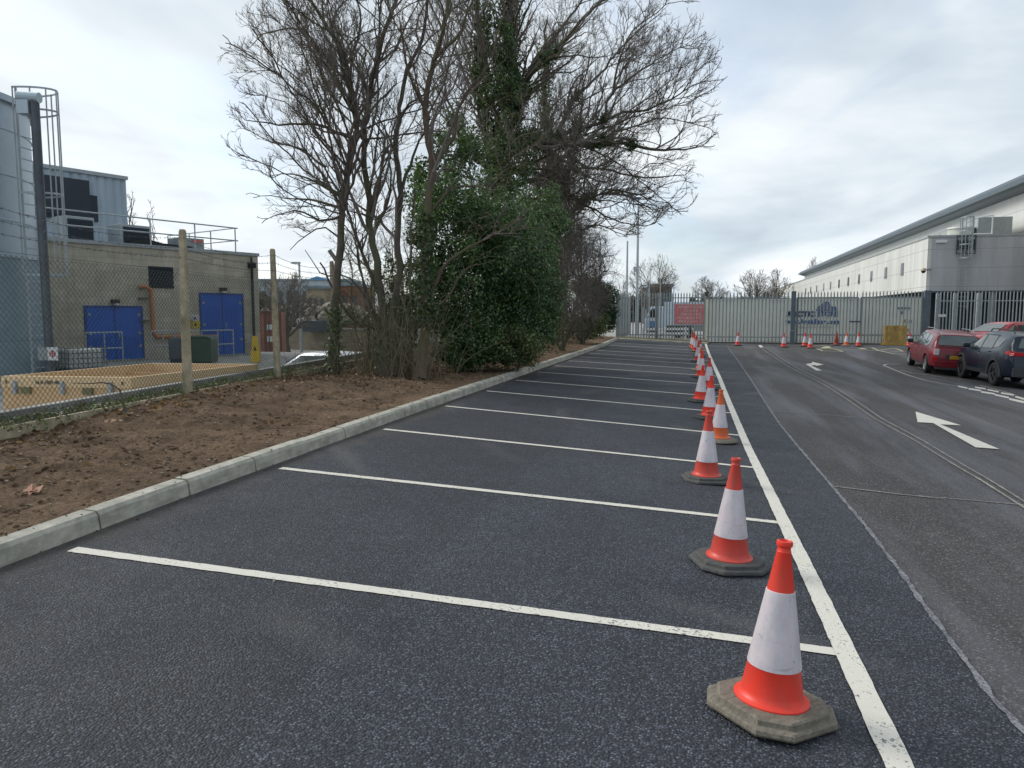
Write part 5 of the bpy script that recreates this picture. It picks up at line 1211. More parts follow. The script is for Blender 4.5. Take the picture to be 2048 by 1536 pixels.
def skel_mesh(P, par, R, k=5):
    n = len(P); main = np.full(n, -1); 
    for i in range(1, n):
        p = par[i]
        if main[p] < 0 or R[i] > R[main[p]]: main[p] = i
    T = np.zeros((n, 3)); T[1:] = P[1:]-P[par[1:]]; T[0] = (0, 0, 1)
    T /= np.linalg.norm(T, axis=1, keepdims=True)+1e-9
    TT = T.copy(); m = main >= 0; TT[m] = T[m]+T[main[m]]; TT /= np.linalg.norm(TT, axis=1, keepdims=True)+1e-9
    i = np.arange(1, n); p = par[i]; ism = main[p] == i
    t0 = np.where(ism[:, None], TT[p], T[i]); t1 = TT[i]; r0 = np.where(ism, R[p], np.minimum(R[p]*.8, R[i]*1.35)); r1 = R[i]
    ref = np.array([.83, .31, .05])
    def ring(t, c, r):
        a = np.cross(t, ref); bad = np.linalg.norm(a, axis=1) < .2; a[bad] = np.cross(t[bad], np.array([0, 0, 1.])); a /= np.linalg.norm(a, axis=1, keepdims=True)+1e-9; b = np.cross(t, a)
        an = np.arange(k)*2*np.pi/k; return c[:, None]+(a[:, None]*np.cos(an)[None, :, None]+b[:, None]*np.sin(an)[None, :, None])*r[:, None, None]
    V = np.concatenate([ring(t0, P[p], r0), ring(t1, P[i], r1)], 1); j = np.arange(k); Fq = np.stack([j, (j+1) % k, (j+1) % k+k, j+k], 1)
    return V.reshape(-1, 3), (Fq[None]+(np.arange(len(i))*2*k)[:, None, None]).reshape(-1, 4)
def cat2(a, b): return np.concatenate([a[0], b[0]]), np.concatenate([a[1], b[1]+len(a[0])])
def cull_split(P, par, R, thr):                        # trunk (thick) and crown (thin) as two meshes
    V, Fq = skel_mesh(P, par, R, 6); e = R[1:]; f = np.repeat(e > thr, 6); return (V, Fq[f]), (V, Fq[~f])
def compact(V, Fq):
    u, inv = np.unique(Fq, return_inverse=True); return V[u], inv.reshape(Fq.shape)
def bark(name, c1, c2, moss, amt):
    m = Mt(name); p = m.pos(); n = m.noise(m.mapping(p, (1, 1, .3)), 14, 7, .7); g = m.noise(p, 1.3, 5, .6)
    c = m.ramp(n, [(.3, c1), (.7, c2)]); c = m.mix(m.ramp(g, [(.45, 0.), (.62, amt)]), c, moss); m.col(c).rough(.9).spec(.2).bump(n, .6, .02); return m.m
M['bark'] = bark('grey_brown_bark', (.070, .058, .050), (.150, .128, .108), (.095, .105, .050), .75)
M['twig'] = bark('twig_bark', (.15, .125, .112), (.24, .205, .18), (.15, .155, .10), .45)
M['bark_red'] = bark('reddish_bark', (.085, .060, .046), (.16, .118, .090), (.11, .115, .055), .8)
M['twig_green'] = bark('pale_green_twig_bark', (.12, .10, .070), (.20, .175, .12), (.13, .14, .07), .6)
def leafmat(name, lo, mid, hi, rough=.34):
    m = Mt(name); a = m.n('ShaderNodeAttribute', attribute_name='rnd'); c = m.ramp(a.outputs['Fac'], [(0., lo), (.55, mid), (.93, hi), (1., tuple(x*1.5 for x in hi))])
    big = m.ramp(m.noise(m.pos(), .9, 4, .6), [(.35, .75), (.65, 1.25)]); cc = m.mix(1., c, big, 'MULTIPLY'); m.col(cc).rough(rough).spec(.5)
    tr = m.n('ShaderNodeBsdfTranslucent'); m.l(m.mix(1., cc, (1.25, 1.35, .8), 'MULTIPLY'), tr.inputs[0]); ms = m.n('ShaderNodeMixShader'); ms.inputs[0].default_value = .30
    m.l(m.b.outputs[0], ms.inputs[1]); m.l(tr.outputs[0], ms.inputs[2]); m.l(ms.outputs[0], m.o.inputs[0]); return m.m
M['ivy'] = leafmat('ivy_leaves', (.030, .052, .024), (.064, .108, .042), (.12, .18, .066)); M['holly'] = leafmat('glossy_evergreen_leaves', (.030, .062, .026), (.070, .130, .048), (.135, .215, .08), .32)
M['olive'] = leafmat('olive_shrub_leaves', (.045, .058, .022), (.095, .125, .045), (.16, .20, .075), .5); M['dark_leaf'] = leafmat('dark_evergreen_leaves', (.014, .030, .017), (.030, .060, .032), (.055, .095, .05), .45)
M['dead'] = leafmat('fallen_leaves', (.060, .034, .022), (.15, .085, .052), (.27, .17, .11), .7)
def leaves(C, Nn, size, r, fold=.25, aspect=.62, tilt=.55):
    n = len(C); nr = Nn+r.normal(0, tilt, C.shape); nr /= np.linalg.norm(nr, axis=1, keepdims=True)+1e-9; u = np.cross(nr, r.normal(0, 1, C.shape)); u /= np.linalg.norm(u, axis=1, keepdims=True)+1e-9; v = np.cross(nr, u)
    s_ = size*r.uniform(.55, 1.3, (n, 1)); a = C-u*s_*.5; b = C+v*s_*aspect*.5+nr*s_*fold*.5; c = C+u*s_*.5; d = C-v*s_*aspect*.5+nr*s_*fold*.5
    return np.stack([a, b, c, d], 1).reshape(-1, 3), np.arange(n*4).reshape(-1, 4)
CR = np.array([cy, sy, 0]); CF = np.array([-sy, cy, 0]); CU = np.array([0, 0, 1.])
def ell(u, v, D, ru, rv, rd):                          # crown volume: centre, radii
    c = np.array(at(u, v, D)); return c, ru/F*D, rv/F*D, rd
def sample_ell(E, n, r, shell=0., flat=None):
    c, a, b, d = E; q = r.normal(0, 1, (n, 3)); q /= np.linalg.norm(q, axis=1, keepdims=True); rad = (shell+(1-shell)*r.random((n, 1))**(1/3.)) if shell < 1 else np.ones((n, 1))
    q = q*rad; return c+q[:, :1]*CR*a+q[:, 1:2]*CF*d+q[:, 2:3]*CU*b
def lumps(E, n, r, k=26, lump=.34, shell=.55, nscale=1.):  # leaf positions on many overlapping clumps over a blob
    c, a, b, d = E; q = r.normal(0, 1, (k, 3)); q /= np.linalg.norm(q, axis=1, keepdims=True); q *= r.uniform(.45, .92, (k, 1)); cc = c+q[:, :1]*CR*a+q[:, 1:2]*CF*d+q[:, 2:3]*CU*b
    w = r.integers(0, k, n); s_ = r.normal(0, 1, (n, 3)); s_ /= np.linalg.norm(s_, axis=1, keepdims=True); R_l = lump*min(a, b, d*1.2)*r.uniform(.7, 1.5, k)[w][:, None]; rad = shell+(1-shell)*r.random((n, 1))
    P = cc[w]+s_*rad*R_l*np.array([1, 1, 1.15]); return P, s_
def foliage(name, Es, ns, size, mat, parent, base, seed, **k):
    r = np.random.default_rng(seed); Ps, Ns = [], []
    for E, n in zip(Es, ns): p, s_ = lumps(E, n, r, **k); Ps.append(p); Ns.append(s_)
    P = np.concatenate(Ps); Nn = np.concatenate(Ns)+np.array([0, 0, .3]); zg = np.array([max(soil_h(x, y), -.5) if x < XK else float(H(x, y)) for x, y, z in P[::1]]) if len(P) < 90000 else np.full(len(P), .1)
    keep = P[:, 2] > zg+.02; P, Nn = P[keep], Nn[keep]; V, Fq = leaves(P, Nn, size, r); return npmesh(name, V-np.array(base), Fq, mat, parent, attr=r.random(len(P)))
def leaf_on(name, P, R, sel, n, size, mat, parent, base, seed, off=.12):
    r = np.random.default_rng(seed); idx = np.where(sel)[0]; w = idx[r.integers(0, len(idx), n)]; s_ = r.normal(0, 1, (n, 3)); s_ /= np.linalg.norm(s_, axis=1, keepdims=True)
    C = P[w]+s_*(R[w][:, None]*1.05+np.abs(r.normal(0, off, (n, 1)))); V, Fq = leaves(C, s_+np.array([0, 0, .3]), size, r); return npmesh(name, V-np.array(base), Fq, mat, parent, attr=r.random(n))
def pp(D, *pts):                                        # polyline through pixels, optional per-point depth offset
    out_ = []
    for q in pts: out_.append(np.array(at(q[0], q[1], D+(q[2] if len(q) > 2 else 0))))
    return out_
def bare_tree(name, label, polys, attr, seg, infl, kill, tip, thr, twn, twl, seed, mats=('bark', 'twig'), group=None, ex=2.3, rt=.004, it=90, jit=.25, rmaxt=.014, cap=1., cat='tree', up=.05, mom=.75, rad=.45):
    P, par = grow(polys, attr, seg, infl, kill, it, jit, up, mom, seed, rad); R, ch = radii(par, tip, ex, cap); base = P[0].copy()
    fl_ = np.exp(-np.maximum(P[:, 2]-base[2], 0)/.35)*.35*(R > .05); R = R*(1+fl_)
    t = thing(name, label, cat, tuple(base), group=group); (V, F1), (_, F2) = cull_split(P, par, R, thr)
    v1, f1 = compact(V, F1); npmesh('trunk', v1-base, f1, M[mats[0]], t, smooth=True)
    v2, f2 = compact(V, F2); A, B, a, b = add_twigs(P, par, R, rmaxt, twn, twl, seed=seed, rt=rt); v3, f3 = prisms(A, B, a, b, 3); v, f = cat2((v2, f2), (v3, f3)); npmesh('crown', v-base, f, M[mats[1]], t)
    return t, P, par, R, base

# limbs laid out by hand, then side branches, branchlets and twigs grown level by level inside the crown volume
def smooth_poly(pts, seg, r, wob):
    pts = [np.array(p, float) for p in pts]; Q = [2*pts[0]-pts[1]]+pts+[2*pts[-1]-pts[-2]]; out_ = []
    for i in range(1, len(Q)-2):
        n = max(2, int(np.linalg.norm(Q[i+1]-Q[i])/seg))
        for k in range(n):
            t = k/n; out_.append(.5*((2*Q[i])+(Q[i+1]-Q[i-1])*t+(2*Q[i-1]-5*Q[i]+4*Q[i+1]-Q[i+2])*t*t+(-Q[i-1]+3*Q[i]-3*Q[i+1]+Q[i+2])*t**3))
    out_.append(pts[-1]); out_ = np.array(out_); w = np.zeros(3)
    for i in range(1, len(out_)): w = w*.8+r.normal(0, seg*wob, 3); out_[i] += w*(i < len(out_)-1)
    return out_
def inside(P, E, m=1.):
    ok = np.zeros(len(P), bool)
    for c, a, b, d in E:
        q = P-c; ok |= (((q@CR)/a)**2+((q@CF)/d)**2+((q@CU)/b)**2) < m
    return ok
def auto_limbs(trunk, E, n, r, r0, t0=.3, t1=.95, rise=.10, reach=.8):
    out_ = []; T = np.array(trunk)
    w = np.array([a*b for _, a, b, _ in E]); w = w/w.sum()
    for i in range(n):
        e = E[r.choice(len(E), p=w)]; q = sample_ell(e, 1, r, .95)[0]; q = e[0]+(q-e[0])*reach; f = t0+(t1-t0)*r.random(); k = int(f*(len(T)-1)); s_ = T[k]
        if q[2] < s_[2]-1.2: 
            k = max(int(t0*(len(T)-1)), int(k*.5)); s_ = T[k]
        L = np.linalg.norm(q-s_); mid = s_+(q-s_)*.5+np.array([0, 0, rise*L])*r.uniform(-.3, 1)+r.normal(0, .06*L, 3); out_.append(([s_, mid, q], r0*(1.15-f)*(.5+L/10), .012))
    return out_
def ramify(limbs, E, levels, seg, seed, cen, wob=.10, kink=.22, margin=1.0):
    r = np.random.default_rng(seed); A_, B_, ra, rb_, lv = [], [], [], [], []; br = []; L0 = []
    for pts, r0, r1_ in limbs:
        P = smooth_poly(pts, seg, r, wob); n = len(P); R = r0+(r1_-r0)*np.linspace(0, 1, n)**.75; br.append((P, R)); L0.append((P, R))
    for li, (k, f, ang, nseg, rmin, tmin) in enumerate(levels):
        S, D, LL, RR = [], [], [], []
        for P, R in br:
            n = len(P); L = np.linalg.norm(np.diff(P, axis=0), axis=1).sum(); kk = max(1, int(round(k*r.uniform(.7, 1.3)*(L/4. if li == 0 else 1.))))
            t = np.concatenate([tmin+(1-tmin)*r.random(kk), [1., 1.] if li < 3 else [1.]]); ix = np.minimum((t*(n-1)).astype(int), n-2); d = P[ix+1]-P[ix]; d /= np.linalg.norm(d, axis=1, keepdims=True)+1e-9
            S.append(P[ix]+(P[ix+1]-P[ix])*(t*(n-1)-ix)[:, None]); D.append(d); LL.append(L*f*(1.15-.62*t)*r.uniform(.6, 1.3, len(t)) if li else np.minimum(L, 5.5)*f*(1.15-.5*t)*r.uniform(.6, 1.3, len(t))); RR.append(np.maximum(R[ix]*.62, rmin))
        S = np.concatenate(S); D = np.concatenate(D); LL = np.concatenate(LL); RR = np.concatenate(RR)
        n_ = r.normal(0, 1, D.shape); n_ -= (n_*D).sum(1, keepdims=True)*D; n_ /= np.linalg.norm(n_, axis=1, keepdims=True)+1e-9
        o = S-cen; o /= np.linalg.norm(o, axis=1, keepdims=True)+1e-9
        a = np.radians(ang)*r.uniform(.6, 1.25, (len(S), 1)); d = D*np.cos(a)+n_*np.sin(a)+o*.28+np.array([0, 0, .08]); d /= np.linalg.norm(d, axis=1, keepdims=True)
        R = np.minimum(RR, LL*.028+rmin*.6); cur = S; seq = [cur]; rad = [R]; alive = np.ones(len(S), bool); drift = r.normal(0, .07, D.shape)
        for s_ in range(nseg):
            nx_ = cur+d*(LL/nseg)[:, None]; inb = inside(nx_, E, margin*(1+.10*r.normal(0, 1, len(cur)))) | (r.random(len(cur)) < .04); alive &= inb; nx_ = np.where(alive[:, None], nx_, cur+d*.004)
            rr = np.maximum(R*(1-.78*(s_+1)/nseg), rmin*.5); seq.append(nx_); rad.append(rr); cur = nx_; d = d+r.normal(0, kink, d.shape)+drift+np.array([0, 0, .05]); d /= np.linalg.norm(d, axis=1, keepdims=True)
        seq = np.stack(seq, 1); rad = np.stack(rad, 1); ok = np.linalg.norm(seq[:, 1]-seq[:, 0], axis=1) > .02; seq, rad = seq[ok], rad[ok]
        for s_ in range(nseg):
            m = np.linalg.norm(seq[:, s_+1]-seq[:, s_], axis=1) > .01; A_.append(seq[m, s_]); B_.append(seq[m, s_+1]); ra.append(rad[m, s_]); rb_.append(rad[m, s_+1]); lv.append(np.full(m.sum(), li))
        br = [(seq[i], rad[i]) for i in range(len(seq))] if li < len(levels)-1 else []
    return L0, np.concatenate(A_), np.concatenate(B_), np.concatenate(ra), np.concatenate(rb_), np.concatenate(lv)
def tree2(name, label, limbs, E, levels, seg, seed, mats=('bark', 'twig'), cat='tree', auto=None, wob=.10, kink=.22, flare=.35, group=None, margin=1.0):
    r = np.random.default_rng(seed+100); base = np.array(limbs[0][0][0], float)
    if auto: limbs = limbs+auto_limbs(smooth_poly(limbs[0][0], seg, r, 0), E, auto[0], r, *auto[1:])
    zc = min(e[0][2]-e[2] for e in E); cen = np.array([base[0], base[1], zc]); L0, A, B, a, b, lv = ramify(limbs, E, levels, seg, seed, cen, wob, kink, margin)
    t = thing(name, label, cat, tuple(base), group=group); mb = MB(); NP, NR = [], []
    for P, R in L0:
        R = R*(1+flare*np.exp(-np.maximum(P[:, 2]-base[2], 0)/.35)*(R > .05)); mb.tube([Vector(p-base) for p in P], [float(x) for x in R], 9 if R[0] > .08 else 6, False); NP.append(P); NR.append(R)
    me = mb.build('trunk', M[mats[0]], t, smooth='full')
    th = lv <= 0; v1, f1 = prisms(A[th], B[th], a[th], b[th], 5); v2, f2 = prisms(A[~th], B[~th], a[~th], b[~th], 3); v, f = cat2((v1, f1), (v2, f2)); npmesh('crown', v-base, f, M[mats[1]], t)
    print(name, len(A)); return t, np.concatenate(NP), np.concatenate(NR), base
r0 = np.random.default_rng(11)
# the big ivy clad oak
DO = 27.
EO = [ell(1120, 190, DO, 300, 330, 6.5), ell(1010, 60, DO, 250, 270, 6.), ell(1235, 375, DO, 150, 110, 4.), ell(1310, 230, DO, 118, 170, 4.5), ell(1300, 370, DO, 110, 95, 3.5)]
trunk = pp(DO, (1003, 675), (1002, 520), (996, 400), (1004, 300), (1016, 180), (1022, 60), (1010, -80), (1005, -220))
OL = [(9, .44, 42, 8, .017, .12), (4.4, .55, 38, 6, .010, .15), (3.6, .58, 36, 4, .0070, .2), (1.8, .62, 36, 3, .0045, .2)]
limbs = [(trunk, .33, .09), (pp(DO, (990, 410), (975, 250), (962, 100, -.5), (955, -60, -1)), .19, .05),
 (pp(DO, (1008, 292), (1060, 281, -1), (1110, 285, -1.5), (1190, 288, -1.8), (1240, 283, -1.8), (1290, 298, -2), (1350, 304, -2), (1405, 292, -2)), .17, .016),
 (pp(DO, (1112, 285, -1.5), (1140, 265, -1.5), (1200, 245, -1.5), (1250, 226, -1.5), (1300, 222, -1.6), (1340, 200, -2), (1400, 165, -2)), .085, .014),
 (pp(DO, (1195, 288, -1.8), (1230, 262, -1), (1275, 250, 0), (1330, 235, 0), (1395, 250, 0)), .06, .012),
 (pp(DO, (1022, 240), (1060, 150, 1), (1120, 60, 1.5), (1180, -20, 2)), .12, .03), (pp(DO, (1020, 200), (1090, 120, -2), (1150, 60, -3), (1220, -10, -3)), .11, .03),
 (pp(DO, (1110, 272, -1.5), (1150, 200, 0), (1210, 130, 1), (1290, 50, 1.5)), .09, .02), (pp(DO, (1205, 240, -1.5), (1225, 190, -1), (1290, 140, -.5), (1360, 95, 0)), .06, .014), (pp(DO, (1225, 190, -1), (1245, 120, -1), (1265, 60, -1), (1330, 10, -1)), .05, .014),
 (pp(DO, (1000, 440), (1080, 395, 1.5), (1150, 400, 2), (1240, 385, 2), (1330, 405, 2)), .10, .015), (pp(DO, (1000, 380), (1100, 345, 2), (1180, 332, 2.5), (1270, 355, 2), (1370, 350, 2)), .10, .015),
 (pp(DO, (1150, 400, 2), (1210, 430, 2), (1270, 450, 2), (1310, 445, 2)), .05, .012), (pp(DO, (1100, 345, 2), (1160, 300, 2), (1230, 330, 1), (1290, 380, 1), (1350, 420, 1)), .06, .012),
 (pp(DO, (998, 350), (940, 300, 1), (900, 200, 1), (880, 80, 1)), .10, .02), (pp(DO, (1016, 160), (960, 60, 2), (900, -40, 2)), .09, .02)]
oak, P, R, b0 = tree2('oak_tree', 'broad leafless oak with ivy clad trunk and mossy limbs reaching to the right', limbs, EO, OL, .3, 5, auto=(20, .11, .35, .95, .06, .92), kink=.20)
near = np.abs((P-np.array(at(1005, 300, DO)))@CR) < 1.3
leaf_on('ivy', P, R, (R > .085) & near & (P[:, 2] > 3), 21000, .14, M['ivy'], oak, b0, 3, .24)
sel = (R > .05) & (P[:, 2] > 4) & ~near & (np.random.default_rng(5).random(len(P)) < .22)
leaf_on('ivy', P, R, sel, 2400, .12, M['ivy'], oak, b0, 4, .14)
# second ivy clad stem behind and to the right of the oak
E2_ = [ell(1130, 330, 33, 120, 190, 4), ell(1235, 420, 34, 95, 75, 4)]
limbs = [(pp(33, (1115, 680), (1120, 500), (1100, 330), (1090, 160), (1095, 40)), .22, .04), (pp(33, (1118, 460), (1170, 400), (1230, 385), (1305, 420)), .10, .015), (pp(33, (1112, 420), (1150, 300), (1165, 180), (1180, 90)), .10, .02), (pp(33, (1120, 500), (1180, 455), (1250, 470)), .08, .014)]
t_, P, R, b0 = tree2('ivy_clad_tree', 'thinner ivy draped tree standing behind the oak, over the brown thicket', limbs, E2_, [(9, .42, 42, 7, .016, .12), (5, .5, 38, 5, .011, .15), (4, .55, 36, 3, .008, .2)], .35, 6, auto=(8, .07, .35, .95, .05, .85))
leaf_on('ivy', P, R, (R > .05), 7500, .15, M['ivy'], t_, b0, 6, .26)
# left hand trees in front
def gb_(u, D): x, y, _ = at(u, 700, D); return np.array([x, y, soil_h(x, y)-.05])
LV = [(10, .40, 45, 7, .009, .12), (5, .5, 40, 5, .006, .15), (4, .55, 38, 4, .0042, .2), (1.6, .6, 38, 2, .0032, .2)]
g1 = gb_(665, 15.6); DA = 15.6
limbs = [([g1]+pp(DA, (672, 640), (678, 560), (686, 470), (690, 390), (700, 320), (714, 262), (702, 190), (690, 110), (655, 50), (610, -20, -.5)), .115, .03),
 (pp(DA, (712, 280), (660, 255), (610, 250), (560, 252), (490, 240)), .045, .008), (pp(DA, (690, 400), (640, 370), (590, 350), (545, 356)), .04, .008), (pp(DA, (700, 300), (735, 240), (740, 150), (760, 60), (770, -60)), .05, .015),
 (pp(DA, (700, 170), (640, 100), (600, 58), (545, 62), (500, 95)), .04, .007), (pp(DA, (692, 130), (720, 60), (700, -60)), .035, .012), (pp(DA, (690, 420), (625, 400), (570, 395), (520, 392)), .035, .007),
 (pp(DA, (652, 335), (600, 300), (540, 285), (500, 262)), .03, .007), (pp(DA, (690, 350), (650, 290), (590, 215), (525, 190)), .04, .007), (pp(DA, (640, 100), (590, 40), (560, -30)), .03, .01)]
EA = [ell(605, 235, DA, 152, 180, 2.6), ell(650, 30, DA, 165, 200, 2.8), ell(590, 400, DA, 88, 75, 1.2)]
tA, P, R, b0 = tree2('bare_tree', 'leafless tree with a slim dark trunk, leftmost of the clump, ivy round its foot', limbs+[(pp(DA, (688, 430), (640, 440), (590, 420), (530, 440)), .032, .007), (pp(DA, (684, 480), (650, 455), (615, 470), (580, 500)), .026, .007)], EA, LV, .18, 7, auto=(20, .055, .42, .95, .06, .95), kink=.2)
leaf_on('ivy', P, R, (P[:, 2] < b0[2]+1.5) & (R > .03), 900, .07, M['ivy'], tA, b0, 7, .07)
g2 = gb_(772, 15.2); D2 = 15.8
limbs = [([g2]+pp(D2, (768, 640), (757, 540), (738, 420), (724, 300), (735, 200), (760, 100), (790, 0), (820, -100)), .11, .03), ([g2+np.array([.15, .1, 0])]+pp(D2, (785, 640), (796, 560), (800, 430), (795, 300), (812, 180), (850, 60), (860, -80)), .10, .025),
 (pp(D2, (764, 600), (715, 480), (690, 400), (640, 300), (600, 230)), .05, .01), (pp(D2, (730, 260), (690, 200), (640, 100), (570, 30)), .045, .01), (pp(D2, (772, 670), (742, 620), (700, 560), (640, 545), (610, 500)), .04, .008), (pp(D2, (774, 690), (745, 655), (706, 640), (668, 590), (640, 525)), .05, .018),
 (pp(D2, (798, 400), (830, 300), (880, 220)), .05, .012), (pp(D2, (745, 470), (780, 380), (770, 260)), .04, .012), (pp(D2, (776, 700), (722, 560), (700, 470), (655, 430)), .035, .01), (pp(D2, (755, 560), (730, 520), (725, 470)), .03, .012), ([g2]+pp(D2, (742, 600), (716, 500), (708, 420)), .04, .012), ([g2]+pp(D2, (800, 660), (818, 590), (822, 480), (830, 380)), .05, .015)]
EB = [ell(760, 100, D2, 200, 240, 2.6), ell(645, 160, D2, 130, 120, 2), ell(720, 420, D2, 95, 120, 1.3)]
tB, P, R, b0 = tree2('bare_tree', 'several stemmed leafless tree, middle one of the left clump, stems splaying from a tangle', limbs, EB, LV, .18, 8, auto=(18, .055, .4, .95, .06, .85), kink=.2)
leaf_on('ivy', P, R, (P[:, 2] < b0[2]+2.0) & (R > .03), 900, .07, M['ivy'], tB, b0, 9, .09)
g3 = gb_(838, 14.6); D3 = 15.
limbs = [([g3]+pp(D3, (846, 700), (852, 640), (850, 560), (858, 440), (864, 330), (852, 220), (866, 120), (884, 40), (900, -100)), .125, .03), (pp(D3, (850, 640), (872, 560), (892, 525), (935, 498), (985, 470), (1030, 440)), .06, .012),
 (pp(D3, (985, 470), (1040, 462), (1090, 455)), .02, .006), (pp(D3, (854, 600), (880, 610), (905, 580), (930, 540), (990, 520)), .03, .006), (pp(D3, (862, 330), (905, 280), (930, 200), (985, 120), (1010, 20)), .05, .012), (pp(D3, (858, 240), (820, 150), (800, 40)), .05, .015),
 (pp(D3, (866, 120), (920, 60), (960, -30)), .045, .015), (pp(D3, (864, 420), (900, 380), (960, 370), (1010, 400)), .035, .008)]
EC = [ell(870, 80, D3, 150, 230, 2.2), ell(950, 290, D3, 100, 120, 1.4), ell(1020, 450, D3, 75, 45, .6)]
tC, P, R, b0 = tree2('bare_tree', 'leafless reddish barked tree in front of the evergreen, one low limb bending right', limbs, EC, [(8, .36, 45, 7, .008, .15), (4, .5, 40, 5, .0055, .15), (3, .55, 38, 3, .0042, .2)], .18, 9, mats=('bark_red', 'twig'), auto=(6, .05, .5, .95, .06, .85), kink=.2)
leaf_on('ivy', P, R, (P[:, 2] < b0[2]+3.4) & (P[:, 2] > b0[2]+1.2) & (R > .05), 2200, .075, M['ivy'], tC, b0, 11, .10)
# tangle of thin shoots round the feet of the clump
r1 = np.random.default_rng(21); A_, B_, ra, rb_ = [], [], [], []
for i in range(190):
    u = r1.normal(790, 52); D = 14.6+r1.uniform(-.3, 1.6); b = gb_(u, D); d = np.array([r1.normal(0, .35), r1.normal(0, .3), 1.]); L = r1.uniform(.5, 2.6); n = 9; c = b.copy(); bend = r1.normal(0, .16, 3)*np.array([1, 1, .3]); rr_ = r1.uniform(.004, .012)
    for k in range(n):
        d = d/np.linalg.norm(d); e = c+d*L/n; A_.append(c); B_.append(e); ra.append(rr_*(1-k/n*.8)); rb_.append(rr_*(1-(k+1)/n*.8))
        if r1.random() < .45: q = r1.normal(0, 1, 3); q[2] = abs(q[2])*.5; A_.append(e); B_.append(e+q/np.linalg.norm(q)*r1.uniform(.1, .45)); ra.append(.004); rb_.append(.002)
        c = e; d = d+bend*.5+r1.normal(0, .08, 3)
V, Fq = prisms(np.array(A_), np.array(B_), np.array(ra), np.array(rb_), 4); tag(npmesh('undergrowth_shoots', V, Fq, M['twig_green']), 'tangle of thin pale shoots round the feet of the left trees', 'undergrowth', kind='stuff')
# arching pale stems hanging in front of the evergreen
A_, B_, ra, rb_ = [], [], [], []
for i in range(150):
    u, v = r1.uniform(840, 1090), r1.uniform(160, 560); D = 15.6+r1.uniform(-.4, 2.); c = np.array(at(u, v, D)); d = np.array([r1.normal(0, .8), r1.normal(0, .4), r1.normal(.3, .6)]); L = r1.uniform(.6, 1.9); n = 9; rr_ = r1.uniform(.003, .006)
    for k in range(n):
        d = d/np.linalg.norm(d); e = c+d*L/n; A_.append(c); B_.append(e); ra.append(rr_); rb_.append(rr_*.9); c = e; d = d+np.array([0, 0, -.16])+r1.normal(0, .12, 3)
V, Fq = prisms(np.array(A_), np.array(B_), np.array(ra), np.array(rb_), 3); tag(npmesh('trailing_stems', V, Fq, M['twig_green']), 'thin pale arching stems trailing over the evergreen bush', 'undergrowth', kind='stuff')
# evergreen bushes
def bush(name, label, Es, ns, size, mat, D, seed, stem_u, cat='bush', **k):
    b = gb_(stem_u, D); t = thing(name, label, cat, tuple(b)); foliage('foliage', Es, ns, size, M[mat], t, b, seed, **k)
    r = np.random.default_rng(seed+50); pol = [[b, b+np.array([0, 0, .5])]]; a_ = np.concatenate([sample_ell(E, 60, r) for E in Es]); P, par = grow(pol, a_, .3, 8, .5, 40, .3, .1, .3, seed); R, _ = radii(par, .009, 2.2, .12); V, Fq = skel_mesh(P, par, R, 5); npmesh('stems', V-b, Fq, M['bark'], t, smooth=True); return t
bush('evergreen_bush', 'dense glossy evergreen bush, tallest mass of leaves behind the reddish trunk', [ell(930, 590, 17.6, 92, 135, 1.3), ell(1010, 520, 18.2, 105, 150, 1.5), ell(900, 430, 18, 75, 80, 1.1), ell(930, 700, 16.8, 75, 42, .9), ell(1000, 690, 17.4, 60, 45, .9)], [24000, 29000, 9000, 7000, 6000], .070, 'holly', 18, 31, 960, k=60, lump=.36)
bush('evergreen_bush', 'evergreen bush with sprays of leaves at the kerb side, right end of the tall mass', [ell(1060, 560, 20.5, 66, 150, 1.4), ell(1040, 650, 19, 60, 80, 1.0), ell(1085, 440, 21, 48, 70, 1.2)], [17000, 10000, 7000], .076, 'holly', 20, 33, 1055, k=46, lump=.38)
bush('ivy_mound', 'dark ivy mound filling the crown foot of the oak above the evergreen bush', [ell(1020, 320, 25, 60, 70, 1.4), ell(1012, 170, 25, 34, 150, .9), ell(965, 110, 25.5, 24, 140, .8), ell(915, 290, 20, 50, 75, 1.1), ell(850, 395, 20, 40, 80, 1.)], [4500, 4500, 3000, 3200, 3200], .10, 'ivy', 25, 35, 990, k=44, lump=.33)
bush('low_shrub', 'low olive green shrub at the foot of the tall evergreen, nearest the kerb', [ell(1030, 690, 17, 60, 40, .8), ell(1085, 655, 20, 40, 55, .9)], [5000, 4000], .06, 'olive', 17.4, 37, 1035, k=26, lump=.45)
bush('evergreen_tree', 'dark dense evergreen standing against the left end of the palisade fence', [ell(1205, 610, 39, 34, 52, 1.4), ell(1180, 585, 40, 34, 40, 1.4)], [7000, 4000], .13, 'dark_leaf', 39, 39, 1200, cat='tree', k=26, lump=.45)
bush('low_shrub', 'mid green shrub beside the kerb just before the palisade fence', [ell(1178, 648, 34, 38, 28, 1.0), ell(1140, 655, 33, 30, 22, 1.0)], [4500, 2500], .085, 'olive', 34, 41, 1170, k=20, lump=.5)
bush('ivy_mound', 'dark ivy mass just left of and behind the reddish trunk', [ell(812, 650, 16.8, 26, 60, .6), ell(850, 520, 17.6, 34, 110, .8)], [1400, 4500], .07, 'ivy', 16.6, 43, 820, k=26, lump=.42)
